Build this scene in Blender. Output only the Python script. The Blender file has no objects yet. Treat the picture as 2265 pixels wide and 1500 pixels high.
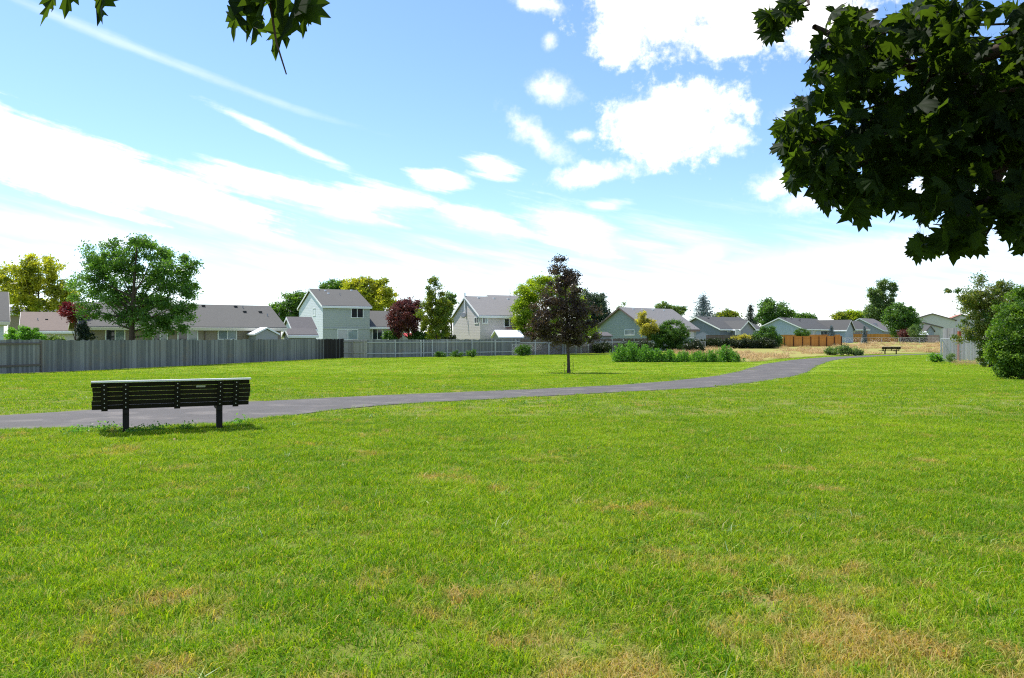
import bpy, bmesh, math, random
import numpy as np
from mathutils import Vector, Matrix
R = math.radians
random.seed(7); rng = np.random.default_rng(7)
scn = bpy.context.scene
col = scn.collection
F, CX, HY, CZ = 1727.0, 1132.5, 745.0, 1.55     # focal length in photo pixels, principal column, horizon row, eye height
# ------------------------------------------------------------------ camera
cam = bpy.data.cameras.new('camera'); camo = bpy.data.objects.new('camera', cam); col.objects.link(camo)
cam.sensor_width = 36; cam.lens = 36 * F / 2265; cam.clip_start = .05; cam.clip_end = 6000
camo.location = (0, 0, CZ); camo.rotation_euler = (R(90 - .166), 0, 0); scn.camera = camo
# ------------------------------------------------------------------ light
SUN_EL, SUN_AZ = 62.0, 55.0          # azimuth measured from +Y towards -X
sd = Vector((-math.sin(R(SUN_AZ)) * math.cos(R(SUN_EL)), math.cos(R(SUN_AZ)) * math.cos(R(SUN_EL)), math.sin(R(SUN_EL))))
sl = bpy.data.lights.new('sun', 'SUN'); sl.energy = 4.6; sl.angle = R(.5); sl.color = (1, .955, .88)
so = bpy.data.objects.new('sun', sl); col.objects.link(so); so.rotation_euler = sd.to_track_quat('Z', 'Y').to_euler(); so.location = (0, 0, 40)
scn.view_settings.view_transform = 'Standard'; scn.view_settings.look = 'None'
scn.view_settings.exposure = .7; scn.view_settings.gamma = 1
scn.view_settings.use_curve_mapping = False
scn.cycles.use_denoising = False; scn.cycles.filter_width = 1.15
scn.cycles.max_bounces = 8; scn.cycles.transparent_max_bounces = 8
scn.cycles.sample_clamp_indirect = 6

class NT:
    """small helper for building node trees"""
    def __init__(s, tree): s.t = tree; s.n = tree.nodes; s.l = tree.links
    def add(s, kind, **kw):
        nd = s.n.new(kind)
        for k, v in kw.items(): setattr(nd, k, v)
        return nd
    def put(s, sock, v):
        if isinstance(v, bpy.types.NodeSocket): s.l.new(v, sock)
        elif isinstance(v, (tuple, list)) and len(v) == 3 and sock.type == 'RGBA': sock.default_value = (*v, 1)
        else: sock.default_value = v
    def m(s, op, a, b=None, c=None, clamp=False):
        nd = s.add('ShaderNodeMath', operation=op, use_clamp=clamp)
        for i, v in enumerate((a, b, c)):
            if v is not None: s.put(nd.inputs[i], v)
        return nd.outputs[0]
    def vm(s, op, a, b=None):
        nd = s.add('ShaderNodeVectorMath', operation=op); s.put(nd.inputs[0], a)
        if b is not None: s.put(nd.inputs[1], b)
        return nd.outputs[0]
    def mix(s, f, a, b, blend='MIX'):
        nd = s.add('ShaderNodeMix', data_type='RGBA', blend_type=blend, clamp_factor=True)
        s.put(nd.inputs[0], f); s.put(nd.inputs[6], a); s.put(nd.inputs[7], b); return nd.outputs[2]
    def smooth(s, v, lo, hi):
        nd = s.add('ShaderNodeMapRange', interpolation_type='SMOOTHSTEP')
        s.put(nd.inputs[0], v); s.put(nd.inputs[1], lo); s.put(nd.inputs[2], hi); return nd.outputs[0]
    def noise(s, vec, scale, detail=3, rough=.55, w=None):
        nd = s.add('ShaderNodeTexNoise')
        if w is not None: nd.noise_dimensions = '4D'; nd.inputs['W'].default_value = w
        if vec is not None: s.put(nd.inputs['Vector'], vec)
        nd.inputs['Scale'].default_value = scale; nd.inputs['Detail'].default_value = detail; nd.inputs['Roughness'].default_value = rough
        return nd.outputs['Fac']
    def combine(s, x, y, z):
        nd = s.add('ShaderNodeCombineXYZ')
        for i, v in enumerate((x, y, z)): s.put(nd.inputs[i], v)
        return nd.outputs[0]
    def sep(s, v):
        nd = s.add('ShaderNodeSeparateXYZ'); s.put(nd.inputs[0], v); return nd.outputs

# ------------------------------------------------------------------ sky with clouds (all in azimuth / elevation on the sky dome)
def build_world():
    w = bpy.data.worlds.new('World'); scn.world = w; w.use_nodes = True
    T = NT(w.node_tree); T.n.clear()
    sky = T.add('ShaderNodeTexSky', sky_type='NISHITA', sun_disc=False, sun_elevation=R(SUN_EL), sun_rotation=R(-SUN_AZ))
    sky.air_density = 1.0; sky.dust_density = .6; sky.ozone_density = 1.6; sky.altitude = 800
    g = T.add('ShaderNodeTexCoord').outputs['Generated']
    x, y, z = T.sep(g)
    az = T.m('MULTIPLY', T.m('ARCTAN2', x, y), 57.2958)
    el = T.m('MULTIPLY', T.m('ARCSINE', z), 57.2958)
    # cloud-sheet coordinates: direction hit on a flat layer overhead, so streaks foreshorten to the horizon
    zz = T.m('MAXIMUM', z, .03)
    lay = T.combine(T.m('DIVIDE', x, zz), T.m('DIVIDE', y, zz), 0.0)
    ae = T.combine(az, el, 0.0)
    n_puff = T.m('SUBTRACT', T.noise(ae, .33, 7, .58), .5)
    n_fine = T.m('SUBTRACT', T.noise(ae, 1.1, 6, .62), .5)
    n_wisp = T.m('SUBTRACT', T.noise(ae, 3.2, 5, .65), .5)
    stretch = T.combine(T.m('ADD', T.m('MULTIPLY', az, .10), T.m('MULTIPLY', el, .06)), T.m('ADD', T.m('MULTIPLY', el, .75), T.m('MULTIPLY', az, .16)), 0.0)
    n_streak = T.m('SUBTRACT', T.noise(stretch, 1.0, 7, .6), .5)
    def sp(px, py):
        a = math.atan((px - CX) / F); return math.degrees(a), math.degrees(math.atan((HY - py) / F * math.cos(a)))
    def blob(px, py, rx, ry, rot=0, kind='puff', soft=.35, gain=1.0):
        a0, e0 = sp(px, py); k = math.degrees(1 / F) * .93
        c, s_ = math.cos(R(rot)), math.sin(R(rot))
        da = T.m('SUBTRACT', az, a0); de = T.m('SUBTRACT', el, e0)
        u = T.m('DIVIDE', T.m('ADD', T.m('MULTIPLY', da, c), T.m('MULTIPLY', de, s_)), rx * k)
        v = T.m('DIVIDE', T.m('SUBTRACT', T.m('MULTIPLY', de, c), T.m('MULTIPLY', da, s_)), ry * k)
        d = T.m('SQRT', T.m('ADD', T.m('MULTIPLY', u, u), T.m('MULTIPLY', v, v)))
        if kind == 'puff': nn = T.m('ADD', T.m('ADD', T.m('MULTIPLY', n_puff, 1.9), T.m('MULTIPLY', n_fine, 1.15)), T.m('MULTIPLY', n_wisp, .35))
        else: nn = T.m('ADD', T.m('MULTIPLY', n_streak, 2.6), T.m('MULTIPLY', n_fine, .5))
        s = T.m('ADD', T.m('SUBTRACT', 1.12, d), nn)
        return T.m('MULTIPLY', T.smooth(s, 0.0, soft * (3.0 if kind == 'puff' else 1.3)), gain)
    blobs = [  # px, py, rx, ry, tilt
        blob(1480, -10, 250, 135, -4, soft=.2), blob(1720, 0, 280, 115, 0, soft=.2), blob(1380, 85, 85, 60, 10, soft=.22), blob(1590, 90, 130, 50, 0, soft=.22),
        blob(1200, 8, 75, 28, -8, soft=.4), blob(1216, 92, 24, 22, 35, soft=.5), blob(1225, 195, 72, 40, -8, soft=.5, gain=.9),
        blob(1490, 275, 165, 98, 0, soft=.22), blob(1420, 245, 110, 50, 22, soft=.3), blob(1600, 300, 70, 48, -20, soft=.3),
        blob(1285, 297, 38, 20, 0, soft=.4), blob(1185, 300, 130, 36, -38, soft=.5, gain=.95), blob(1320, 385, 145, 34, 6, soft=.35),
        blob(1740, 400, 125, 42, 10, soft=.4), blob(1790, 440, 95, 36, 8, soft=.5, gain=.9), blob(1745, 255, 50, 24, 10, soft=.6, gain=.75),
        blob(965, 398, 70, 30, -6, 'streak', .6), blob(1095, 370, 80, 28, -10, 'streak', .6),
        blob(610, 298, 160, 15, -22, 'streak', .8, .95), blob(330, 120, 470, 13, -14.5, 'streak', 1.1, .3),
        blob(150, 355, 430, 72, -13, 'streak', .45), blob(620, 420, 330, 36, -9, 'streak', .6), blob(830, 440, 170, 34, -4, 'streak', .7),
        blob(760, 475, 140, 17, -9, 'streak', .8, .9), blob(420, 470, 330, 22, -16, 'streak', .9, .75), blob(60, 495, 330, 30, -6, 'streak', .9, .8),
        blob(1060, 490, 140, 32, -12, 'streak', .7), blob(1270, 505, 150, 56, -20, 'streak', .8), blob(1340, 455, 60, 17, 0, 'streak', .8, .8),
        blob(1555, 560, 70, 34, 15, 'streak', 1.0, .8), blob(1950, 560, 380, 46, 4, 'streak', 1.1, .9), blob(2100, 400, 300, 60, 5, 'streak', .9, .9),
    ]
    mask = blobs[0]
    for b in blobs[1:]: mask = T.m('MAXIMUM', mask, b)
    # the same broken cloud goes on over the rest of the dome
    gen = T.smooth(T.m('ADD', T.noise(lay, .9, 8, .56), T.m('MULTIPLY', T.noise(lay, .25, 2, .5), .5)), .78, .98)
    out = T.m('MAXIMUM', T.smooth(T.m('ABSOLUTE', az), 36.0, 46.0), T.smooth(el, 24.0, 30.0))
    mask = T.m('MAXIMUM', mask, T.m('MULTIPLY', gen, out))
    # thin bright veil low over the horizon
    veil = T.m('MULTIPLY', T.smooth(T.m('ADD', el, T.m('MULTIPLY', n_streak, 22.0)), 9.0, -1.0), .72)
    mask = T.m('SUBTRACT', 1.0, T.m('MULTIPLY', T.m('SUBTRACT', 1.0, mask), T.m('SUBTRACT', 1.0, veil)))
    blue = T.mix(1.0, sky.outputs[0], (1.13, 1.29, 1.5), 'MULTIPLY')
    shade = T.m('ADD', 9.0, T.m('MULTIPLY', n_puff, 3.5))
    cloud = T.vm('SCALE', (1, 1, 1)); cn = cloud.node; cn.inputs[0].default_value = (1.0, 1.0, 1.0); T.l.new(shade, cn.inputs['Scale'])
    c = T.mix(mask, blue, cloud)
    below = T.smooth(el, 0.0, -2.0)
    c = T.mix(below, c, (1.2, 1.3, .9))
    bg = T.add('ShaderNodeBackground'); T.l.new(c, bg.inputs[0]); bg.inputs[1].default_value = .1
    o = T.add('ShaderNodeOutputWorld'); T.l.new(bg.outputs[0], o.inputs[0])
    w.cycles.sampling_method = 'MANUAL'; w.cycles.sample_map_resolution = 512
build_world()

# ------------------------------------------------------------------ terrain and projections from measured photo points to the ground
def sst(a, b, v):
    t = min(1, max(0, (v - a) / (b - a))); return t * t * (3 - 2 * t)
def gz(y): return -.45 * sst(15, 48, y) + .70 * sst(85, 190, y)
def on_ground(px, py):
    lo, hi = 1.0, 400.0
    for _ in range(50):
        m = (lo + hi) / 2
        if HY + F * (CZ - gz(m)) / m > py: lo = m
        else: hi = m
    return ((px - CX) / F * lo, lo)
def WX(px, D): return (px - CX) / F * D
def WZ(py, D): return CZ + (HY - py) / F * D

# ------------------------------------------------------------------ materials
MATS = {}
def newmat(name):
    m = bpy.data.materials.new(name); m.use_nodes = True; T = NT(m.node_tree); T.n.clear()
    o = T.add('ShaderNodeOutputMaterial'); return m, T, o
def pbsdf(T, colr, rough=.7, bump=None, spec=.3, metal=0, strength=.3, dist=.01):
    b = T.add('ShaderNodeBsdfPrincipled'); T.put(b.inputs['Base Color'], colr); T.put(b.inputs['Roughness'], rough)
    b.inputs['Specular IOR Level'].default_value = spec; b.inputs['Metallic'].default_value = metal
    if bump is not None:
        bn = T.add('ShaderNodeBump'); bn.inputs['Strength'].default_value = strength; bn.inputs['Distance'].default_value = dist
        T.put(bn.inputs['Height'], bump); T.l.new(bn.outputs[0], b.inputs['Normal'])
    return b
def mat_plain(name, c, rough=.6, var=.15, scale=6, spec=.3, metal=0):
    if name in MATS: return MATS[name]
    m, T, o = newmat(name); p = T.add('ShaderNodeTexCoord').outputs['Object']
    n = T.noise(p, scale, 5)
    cc = T.mix(n, tuple(v * (1 - var) for v in c), tuple(min(1, v * (1 + var)) for v in c))
    T.l.new(pbsdf(T, cc, rough, n, spec, metal, .15).outputs[0], o.inputs[0]); MATS[name] = m; return m
def mat_siding(name, c, pitch=.2):
    m, T, o = newmat(name); p = T.add('ShaderNodeTexCoord').outputs['Object']; x, y, z = T.sep(p)
    saw = T.m('FRACT', T.m('DIVIDE', z, pitch))
    groove = T.smooth(saw, .10, .0)
    n = T.noise(p, 1.3, 5); n2 = T.noise(T.combine(T.m('MULTIPLY', x, .6), T.m('MULTIPLY', y, .6), T.m('MULTIPLY', z, 9)), 3, 3)
    cc = T.mix(T.m('ADD', T.m('MULTIPLY', n, .6), T.m('MULTIPLY', n2, .4)), tuple(v * .86 for v in c), tuple(v * 1.1 for v in c))
    cc = T.mix(T.m('MULTIPLY', groove, .5), cc, tuple(v * .5 for v in c))
    T.l.new(pbsdf(T, cc, .6, T.m('MULTIPLY', saw, -1.0), .3, 0, .5, .012).outputs[0], o.inputs[0]); MATS[name] = m; return m
def mat_shingle(name, c):
    m, T, o = newmat(name); p = T.add('ShaderNodeTexCoord').outputs['Object']
    br = T.add('ShaderNodeTexBrick'); x, y, z = T.sep(p)
    T.l.new(T.combine(T.m('ADD', x, T.m('MULTIPLY', y, .13)), T.m('MULTIPLY', z, 2.2), 0.0), br.inputs['Vector'])
    br.inputs['Scale'].default_value = 3.0; br.inputs['Mortar Size'].default_value = .03; br.inputs['Bias'].default_value = 0
    br.inputs['Color1'].default_value = (*[v * .8 for v in c], 1); br.inputs['Color2'].default_value = (*[min(1, v * 1.2) for v in c], 1); br.inputs['Mortar'].default_value = (*[v * .5 for v in c], 1)
    n = T.noise(p, .7, 5); n2 = T.noise(p, 14, 3)
    cc = T.mix(.55, br.outputs[0], T.mix(n2, tuple(v * .75 for v in c), tuple(v * 1.25 for v in c)))
    cc = T.mix(T.m('MULTIPLY', n, .4), cc, tuple(v * .75 for v in c))
    T.l.new(pbsdf(T, cc, .85, n2, .25, 0, .5, .02).outputs[0], o.inputs[0]); MATS[name] = m; return m
def mat_wood(name, c1, c2, rough=.8, stain=None):
    """weathered boards: tint attribute differs from board to board, grain runs along Z"""
    m, T, o = newmat(name); p = T.add('ShaderNodeTexCoord').outputs['Object']; x, y, z = T.sep(p)
    at = T.add('ShaderNodeAttribute', attribute_name='tint').outputs['Fac']
    gr = T.noise(T.combine(T.m('MULTIPLY', x, 30), T.m('MULTIPLY', y, 30), T.m('MULTIPLY', z, 1.6)), 1, 4)
    big = T.noise(p, .35, 4)
    f = T.m('ADD', T.m('ADD', T.m('MULTIPLY', at, .55), T.m('MULTIPLY', gr, .4)), T.m('MULTIPLY', T.m('SUBTRACT', big, .5), .5), clamp=True)
    cc = T.mix(f, c1, c2)
    if stain is not None:
        cc = T.mix(T.m('MULTIPLY', T.smooth(T.noise(p, .9, 5, .7), .5, .72), .55), cc, (.22, .175, .13))
        wet = T.add('ShaderNodeAttribute', attribute_name='wet').outputs['Fac']
        cc = T.mix(wet, cc, stain)
    T.l.new(pbsdf(T, cc, rough, gr, .2, 0, .4, .01).outputs[0], o.inputs[0]); MATS[name] = m; return m
def mat_leaf(name, c1, c2, trans=.35, rough=.45, tcol=None, spec=.35):
    m, T, o = newmat(name)
    at = T.add('ShaderNodeAttribute', attribute_name='tint').outputs['Fac']
    cc = T.mix(at, c1, c2)
    b = pbsdf(T, cc, rough, None, spec)
    tr = T.add('ShaderNodeBsdfTranslucent')
    T.put(tr.inputs[0], T.mix(.5, cc, tcol) if tcol else T.mix(1.0, cc, (1.5, 1.6, .6), 'MULTIPLY'))
    mx = T.add('ShaderNodeMixShader'); mx.inputs[0].default_value = trans
    T.l.new(b.outputs[0], mx.inputs[1]); T.l.new(tr.outputs[0], mx.inputs[2]); T.l.new(mx.outputs[0], o.inputs[0])
    MATS[name] = m; return m
def dryness(T, pos):
    x, y, z = T.sep(pos); xy = T.combine(x, y, 0.0)
    a = T.noise(xy, .8, 4, .6); b = T.noise(xy, 4.0, 4, .65)
    near = T.smooth(T.m('ADD', y, T.m('MULTIPLY', T.m('ABSOLUTE', T.m('SUBTRACT', x, 1.2)), .9)), 8.5, 3.0)
    v = T.m('ADD', T.m('ADD', T.m('MULTIPLY', a, .68), T.m('MULTIPLY', b, .47)), T.m('MULTIPLY', near, .10))
    return T.smooth(v, .615, .77), xy
def mat_grass(name, g1, g2, dry, trans=.4, drygain=1.0, spec=.35):
    m, T, o = newmat(name); pos = T.add('ShaderNodeNewGeometry').outputs['Position']
    d, xy = dryness(T, pos)
    at = T.add('ShaderNodeAttribute', attribute_name='tint').outputs['Fac']
    cc = T.mix(T.smooth(T.m('ADD', T.m('ADD', T.m('MULTIPLY', T.noise(xy, .23, 3), .55), T.m('MULTIPLY', T.noise(xy, 1.7, 3), .45)), T.m('MULTIPLY', T.m('SUBTRACT', at, .5), .5)), .34, .66), g1, g2)
    cc = T.mix(T.m('MULTIPLY', T.smooth(at, .90, .93), .75), cc, dry)
    cc = T.mix(T.m('MULTIPLY', d, T.m('MULTIPLY', T.m('ADD', .35, at), drygain)), cc, dry)
    b = pbsdf(T, cc, .5, None, spec); tr = T.add('ShaderNodeBsdfTranslucent'); T.put(tr.inputs[0], T.mix(1.0, cc, (1.4, 1.4, .5), 'MULTIPLY'))
    mx = T.add('ShaderNodeMixShader'); mx.inputs[0].default_value = trans
    T.l.new(b.outputs[0], mx.inputs[1]); T.l.new(tr.outputs[0], mx.inputs[2]); T.l.new(mx.outputs[0], o.inputs[0]); MATS[name] = m; return m

# ------------------------------------------------------------------ object helpers
def tag(o, label=None, cat=None, group=None, kind=None):
    for k, v in (('label', label), ('category', cat), ('group', group), ('kind', kind)):
        if v: o[k] = v
    return o
def empty(name, loc, rz=0):
    o = bpy.data.objects.new(name, None); col.objects.link(o); o.location = loc; o.rotation_euler = (0, 0, rz); o.empty_display_size = .2; return o
def mesh_obj(name, verts, faces, m, parent=None, tint=None, smooth=False, extra=None):
    me = bpy.data.meshes.new(name)
    if isinstance(verts, np.ndarray) and isinstance(faces, np.ndarray):
        nv, nf, k = len(verts), len(faces), faces.shape[1]
        me.vertices.add(nv); me.vertices.foreach_set('co', np.ascontiguousarray(verts, dtype=np.float32).ravel())
        me.loops.add(nf * k); me.loops.foreach_set('vertex_index', np.ascontiguousarray(faces, dtype=np.int32).ravel())
        me.polygons.add(nf); me.polygons.foreach_set('loop_start', np.arange(0, nf * k, k, dtype=np.int32))
        me.update(calc_edges=True)
    else:
        me.from_pydata([tuple(v) for v in verts], [], [tuple(f) for f in faces]); me.update()
    for nm, arr in (('tint', tint), ('wet', extra)):
        if arr is not None:
            a = me.attributes.new(nm, 'FLOAT', 'FACE'); a.data.foreach_set('value', np.asarray(arr, dtype=np.float32))
    if smooth: me.polygons.foreach_set('use_smooth', [True] * len(me.polygons))
    if m: me.materials.append(m)
    o = bpy.data.objects.new(name, me); col.objects.link(o); o.parent = parent; return o
BOXF = [(0, 3, 2, 1), (4, 5, 6, 7), (0, 1, 5, 4), (1, 2, 6, 5), (2, 3, 7, 6), (3, 0, 4, 7)]
class MB:
    def __init__(s): s.v = []; s.f = []; s.t = []; s.w = []
    def box(s, x0, x1, y0, y1, z0, z1, tint=.5, wet=0):
        b = len(s.v); s.v += [(x0, y0, z0), (x1, y0, z0), (x1, y1, z0), (x0, y1, z0), (x0, y0, z1), (x1, y0, z1), (x1, y1, z1), (x0, y1, z1)]
        s.f += [tuple(b + i for i in f) for f in BOXF]; s.t += [tint] * 6; s.w += [wet] * 6; return s
    def quad8(s, pts, tint=.5, wet=0):
        b = len(s.v); s.v += [tuple(p) for p in pts]; s.f += [tuple(b + i for i in f) for f in BOXF]; s.t += [tint] * 6; s.w += [wet] * 6; return s
    def bar(s, p, q, r, n=6, r2=None, tint=.5):
        p, q = Vector(p), Vector(q); d = (q - p); 
        if d.length < 1e-6: return s
        d.normalize(); a = d.orthogonal().normalized(); c = d.cross(a); b = len(s.v); r2 = r if r2 is None else r2
        for P, rr in ((p, r), (q, r2)):
            for i in range(n):
                t = 2 * math.pi * i / n; s.v.append(tuple(P + (a * math.cos(t) + c * math.sin(t)) * rr))
        for i in range(n): s.f.append((b + i, b + (i + 1) % n, b + n + (i + 1) % n, b + n + i)); s.t.append(tint); s.w.append(0)
        s.f.append(tuple(b + i for i in reversed(range(n)))); s.f.append(tuple(b + n + i for i in range(n))); s.t += [tint] * 2; s.w += [0] * 2
        return s
    def tube(s, pts, radii, n=8):
        b = len(s.v); pts = [Vector(p) for p in pts]
        for i, P in enumerate(pts):
            d = (pts[min(i + 1, len(pts) - 1)] - pts[max(i - 1, 0)]).normalized()
            a = d.cross(Vector((.31, .95, .05))).normalized(); c = d.cross(a)
            for k in range(n):
                t = 2 * math.pi * k / n; s.v.append(tuple(P + (a * math.cos(t) + c * math.sin(t)) * radii[i]))
        for i in range(len(pts) - 1):
            for k in range(n):
                s.f.append((b + i * n + k, b + i * n + (k + 1) % n, b + (i + 1) * n + (k + 1) % n, b + (i + 1) * n + k)); s.t.append(.5); s.w.append(0)
        return s
    def build(s, name, m, parent=None, smooth=False, wet=False):
        return mesh_obj(name, s.v, s.f, m, parent, s.t, smooth, s.w if wet else None)

# ------------------------------------------------------------------ ground, path, dry field
LAWN = mat_grass('lawn_soil', (.085, .135, .018), (.13, .165, .026), (.30, .20, .085), 0, 1.2, .1)
def build_ground():
    ys = list(np.arange(-40, 200, 1.0)) + [200, 230, 280, 350, 500, 800, 1500, 3500]
    xs = [-3000, -600, -150, -60, -20, 0, 20, 60, 150, 600, 3000]
    V = [(x, y, gz(y)) for y in ys for x in xs]; n = len(xs)
    Fc = [(j * n + i, j * n + i + 1, (j + 1) * n + i + 1, (j + 1) * n + i) for j in range(len(ys) - 1) for i in range(n - 1)]
    m, T, o = newmat('lawn'); pos = T.add('ShaderNodeNewGeometry').outputs['Position']
    d, xy = dryness(T, pos); x, y, z = T.sep(pos)
    n1 = T.noise(xy, .12, 4); n2 = T.noise(xy, 9, 5, .7); n3 = T.noise(T.combine(T.m('MULTIPLY', x, .25), y, 0.0), .5, 4)
    cc = T.mix(T.m('ADD', T.m('MULTIPLY', n1, .5), T.m('MULTIPLY', n3, .5)), (.11, .20, .008), (.27, .35, .012))
    cc = T.mix(T.m('MULTIPLY', n2, .6), cc, (.11, .15, .014))
    cc = T.mix(T.m('MULTIPLY', d, .6), cc, (.42, .28, .14))
    cc = T.mix(T.m('MULTIPLY', T.smooth(y, 40.0, 18.0), .6), cc, (.13, .12, .045))
    cc = T.mix(T.smooth(y, 190.0, 260.0), cc, (.10, .11, .04))
    T.l.new(pbsdf(T, cc, .9, n2, .1, 0, .6, .05).outputs[0], o.inputs[0])
    tag(mesh_obj('ground', V, Fc, m), kind='structure')
build_ground()
FAR_EDGE = [(-260, 936), (0, 921), (93, 915.7), (213, 906), (550, 889), (700, 884), (785, 877), (986, 869.6), (1094, 865), (1200, 860.5), (1354, 853.4), (1478, 844), (1586, 831.8), (1642, 819.4), (1688, 806), (1756, 796), (1833, 790), (1896, 787.0), (1980, 784.8), (2060, 781.8), (2160, 779.5)]
NEAR_EDGE = [(-260, 966), (0, 947), (93, 945), (213, 951), (400, 947), (488, 942), (556, 931), (700, 912.6), (785, 900.5), (909, 892.8), (1063, 885), (1218, 876.6), (1385, 867), (1571, 858), (1663, 847), (1741, 835.5), (1781, 825.6), (1805, 810), (1838, 798), (1880, 792.3), (1970, 787.2), (2060, 783.6), (2160, 781)]
def resample(pts, n):
    P = np.array([on_ground(*p) for p in pts]); s = np.r_[0, np.cumsum(np.hypot(*np.diff(P, axis=0).T))]; t = np.linspace(0, s[-1], n)
    for _ in range(2): pass
    return np.c_[np.interp(t, s, P[:, 0]), np.interp(t, s, P[:, 1])]
FE, NE = resample(FAR_EDGE, 160), resample(NEAR_EDGE, 160)
for A in (FE, NE):
    A[2:-2] = (A[:-4] + A[1:-3] + A[2:-2] + A[3:-1] + A[4:]) / 5
    A += rng.normal(0, .02, A.shape)
PATH_POLY = np.r_[FE, NE[::-1]]
def in_poly(pts, poly):
    x, y = pts[:, 0], pts[:, 1]; ins = np.zeros(len(pts), bool); j = len(poly) - 1
    for i in range(len(poly)):
        xi, yi = poly[i]; xj, yj = poly[j]
        c = ((yi > y) != (yj > y)) & (x < (xj - xi) * (y - yi) / (yj - yi + 1e-12) + xi); ins ^= c; j = i
    return ins
def build_path():
    V = []; K = 9
    for a, b in zip(FE, NE):
        for k in range(K):
            p = a + (b - a) * k / (K - 1); V.append((p[0], p[1], gz(p[1]) + .012))
    Fc = [(i * K + k, i * K + k + 1, (i + 1) * K + k + 1, (i + 1) * K + k) for i in range(len(FE) - 1) for k in range(K - 1)]
    m, T, o = newmat('asphalt'); pos = T.add('ShaderNodeNewGeometry').outputs['Position']
    n1 = T.noise(pos, .6, 5, .6); n2 = T.noise(pos, 16, 6, .8); n3 = T.noise(pos, 7, 4)
    vo = T.add('ShaderNodeTexVoronoi', feature='DISTANCE_TO_EDGE'); vo.inputs['Scale'].default_value = .35
    T.l.new(T.vm('ADD', pos, T.vm('SCALE', T.combine(n3, n1, 0.0))), vo.inputs['Vector'])
    crack = T.smooth(vo.outputs['Distance'], .006, .002)
    cc = T.mix(T.m('ADD', T.m('MULTIPLY', n1, .5), T.m('MULTIPLY', n2, .5)), (.036, .032, .028), (.125, .112, .100))
    cc = T.mix(T.m('MULTIPLY', T.smooth(T.noise(pos, 1.1, 5, .65), .48, .68), .55), cc, (.17, .15, .13))
    cc = T.mix(T.m('MULTIPLY', crack, .7), cc, (.05, .05, .04))
    T.l.new(pbsdf(T, cc, .8, n2, .3, 0, .4, .006).outputs[0], o.inputs[0])
    ob = mesh_obj('asphalt_path', V, Fc, m); tag(ob, kind='structure')
build_path()
DRY_PX = [(1455, 776), (1570, 790), (1640, 800.5), (1672, 801), (1700, 796), (1760, 791), (1850, 786.5), (1960, 783), (2060, 780.5), (2150, 778), (2150, 758.5), (1990, 758), (1870, 759), (1720, 769.5), (1560, 769), (1455, 771)]
DRY_POLY = np.array([on_ground(*p) for p in DRY_PX])
def build_dry():
    ys = np.arange(DRY_POLY[:, 1].min(), DRY_POLY[:, 1].max(), 1.0); V = []; Fc = []
    rows = []
    for y in ys:
        xs = []
        for i in range(len(DRY_POLY)):
            (x0, y0), (x1, y1) = DRY_POLY[i - 1], DRY_POLY[i]
            if (y0 > y) != (y1 > y): xs.append(x0 + (y - y0) / (y1 - y0) * (x1 - x0))
        rows.append((y, min(xs), max(xs)) if len(xs) >= 2 else None)
    for r in rows:
        if r is None: continue
        y, a, b = r; w = .5 * math.sin(y * 1.7) + .4 * math.sin(y * .6)
        for k in range(13): V.append((a + w + (b - a) * k / 12, y, gz(y) + .03))
    n = len(V) // 13
    Fc = [(j * 13 + i, j * 13 + i + 1, (j + 1) * 13 + i + 1, (j + 1) * 13 + i) for j in range(n - 1) for i in range(12)]
    m, T, o = newmat('dry_grass_ground'); pos = T.add('ShaderNodeNewGeometry').outputs['Position']; x, y, z = T.sep(pos)
    n1 = T.noise(T.combine(x, T.m('MULTIPLY', y, .35), 0.0), .22, 5, .6); n2 = T.noise(pos, 3, 4)
    cc = T.mix(n1, (.14, .19, .03), (.38, .31, .11)); cc = T.mix(T.m('MULTIPLY', n2, .5), cc, (.20, .20, .06))
    T.l.new(pbsdf(T, cc, .95, n2, .1, 0, .5, .1).outputs[0], o.inputs[0])
    tag(mesh_obj('dry_field', V, Fc, m), kind='structure')
build_dry()

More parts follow.
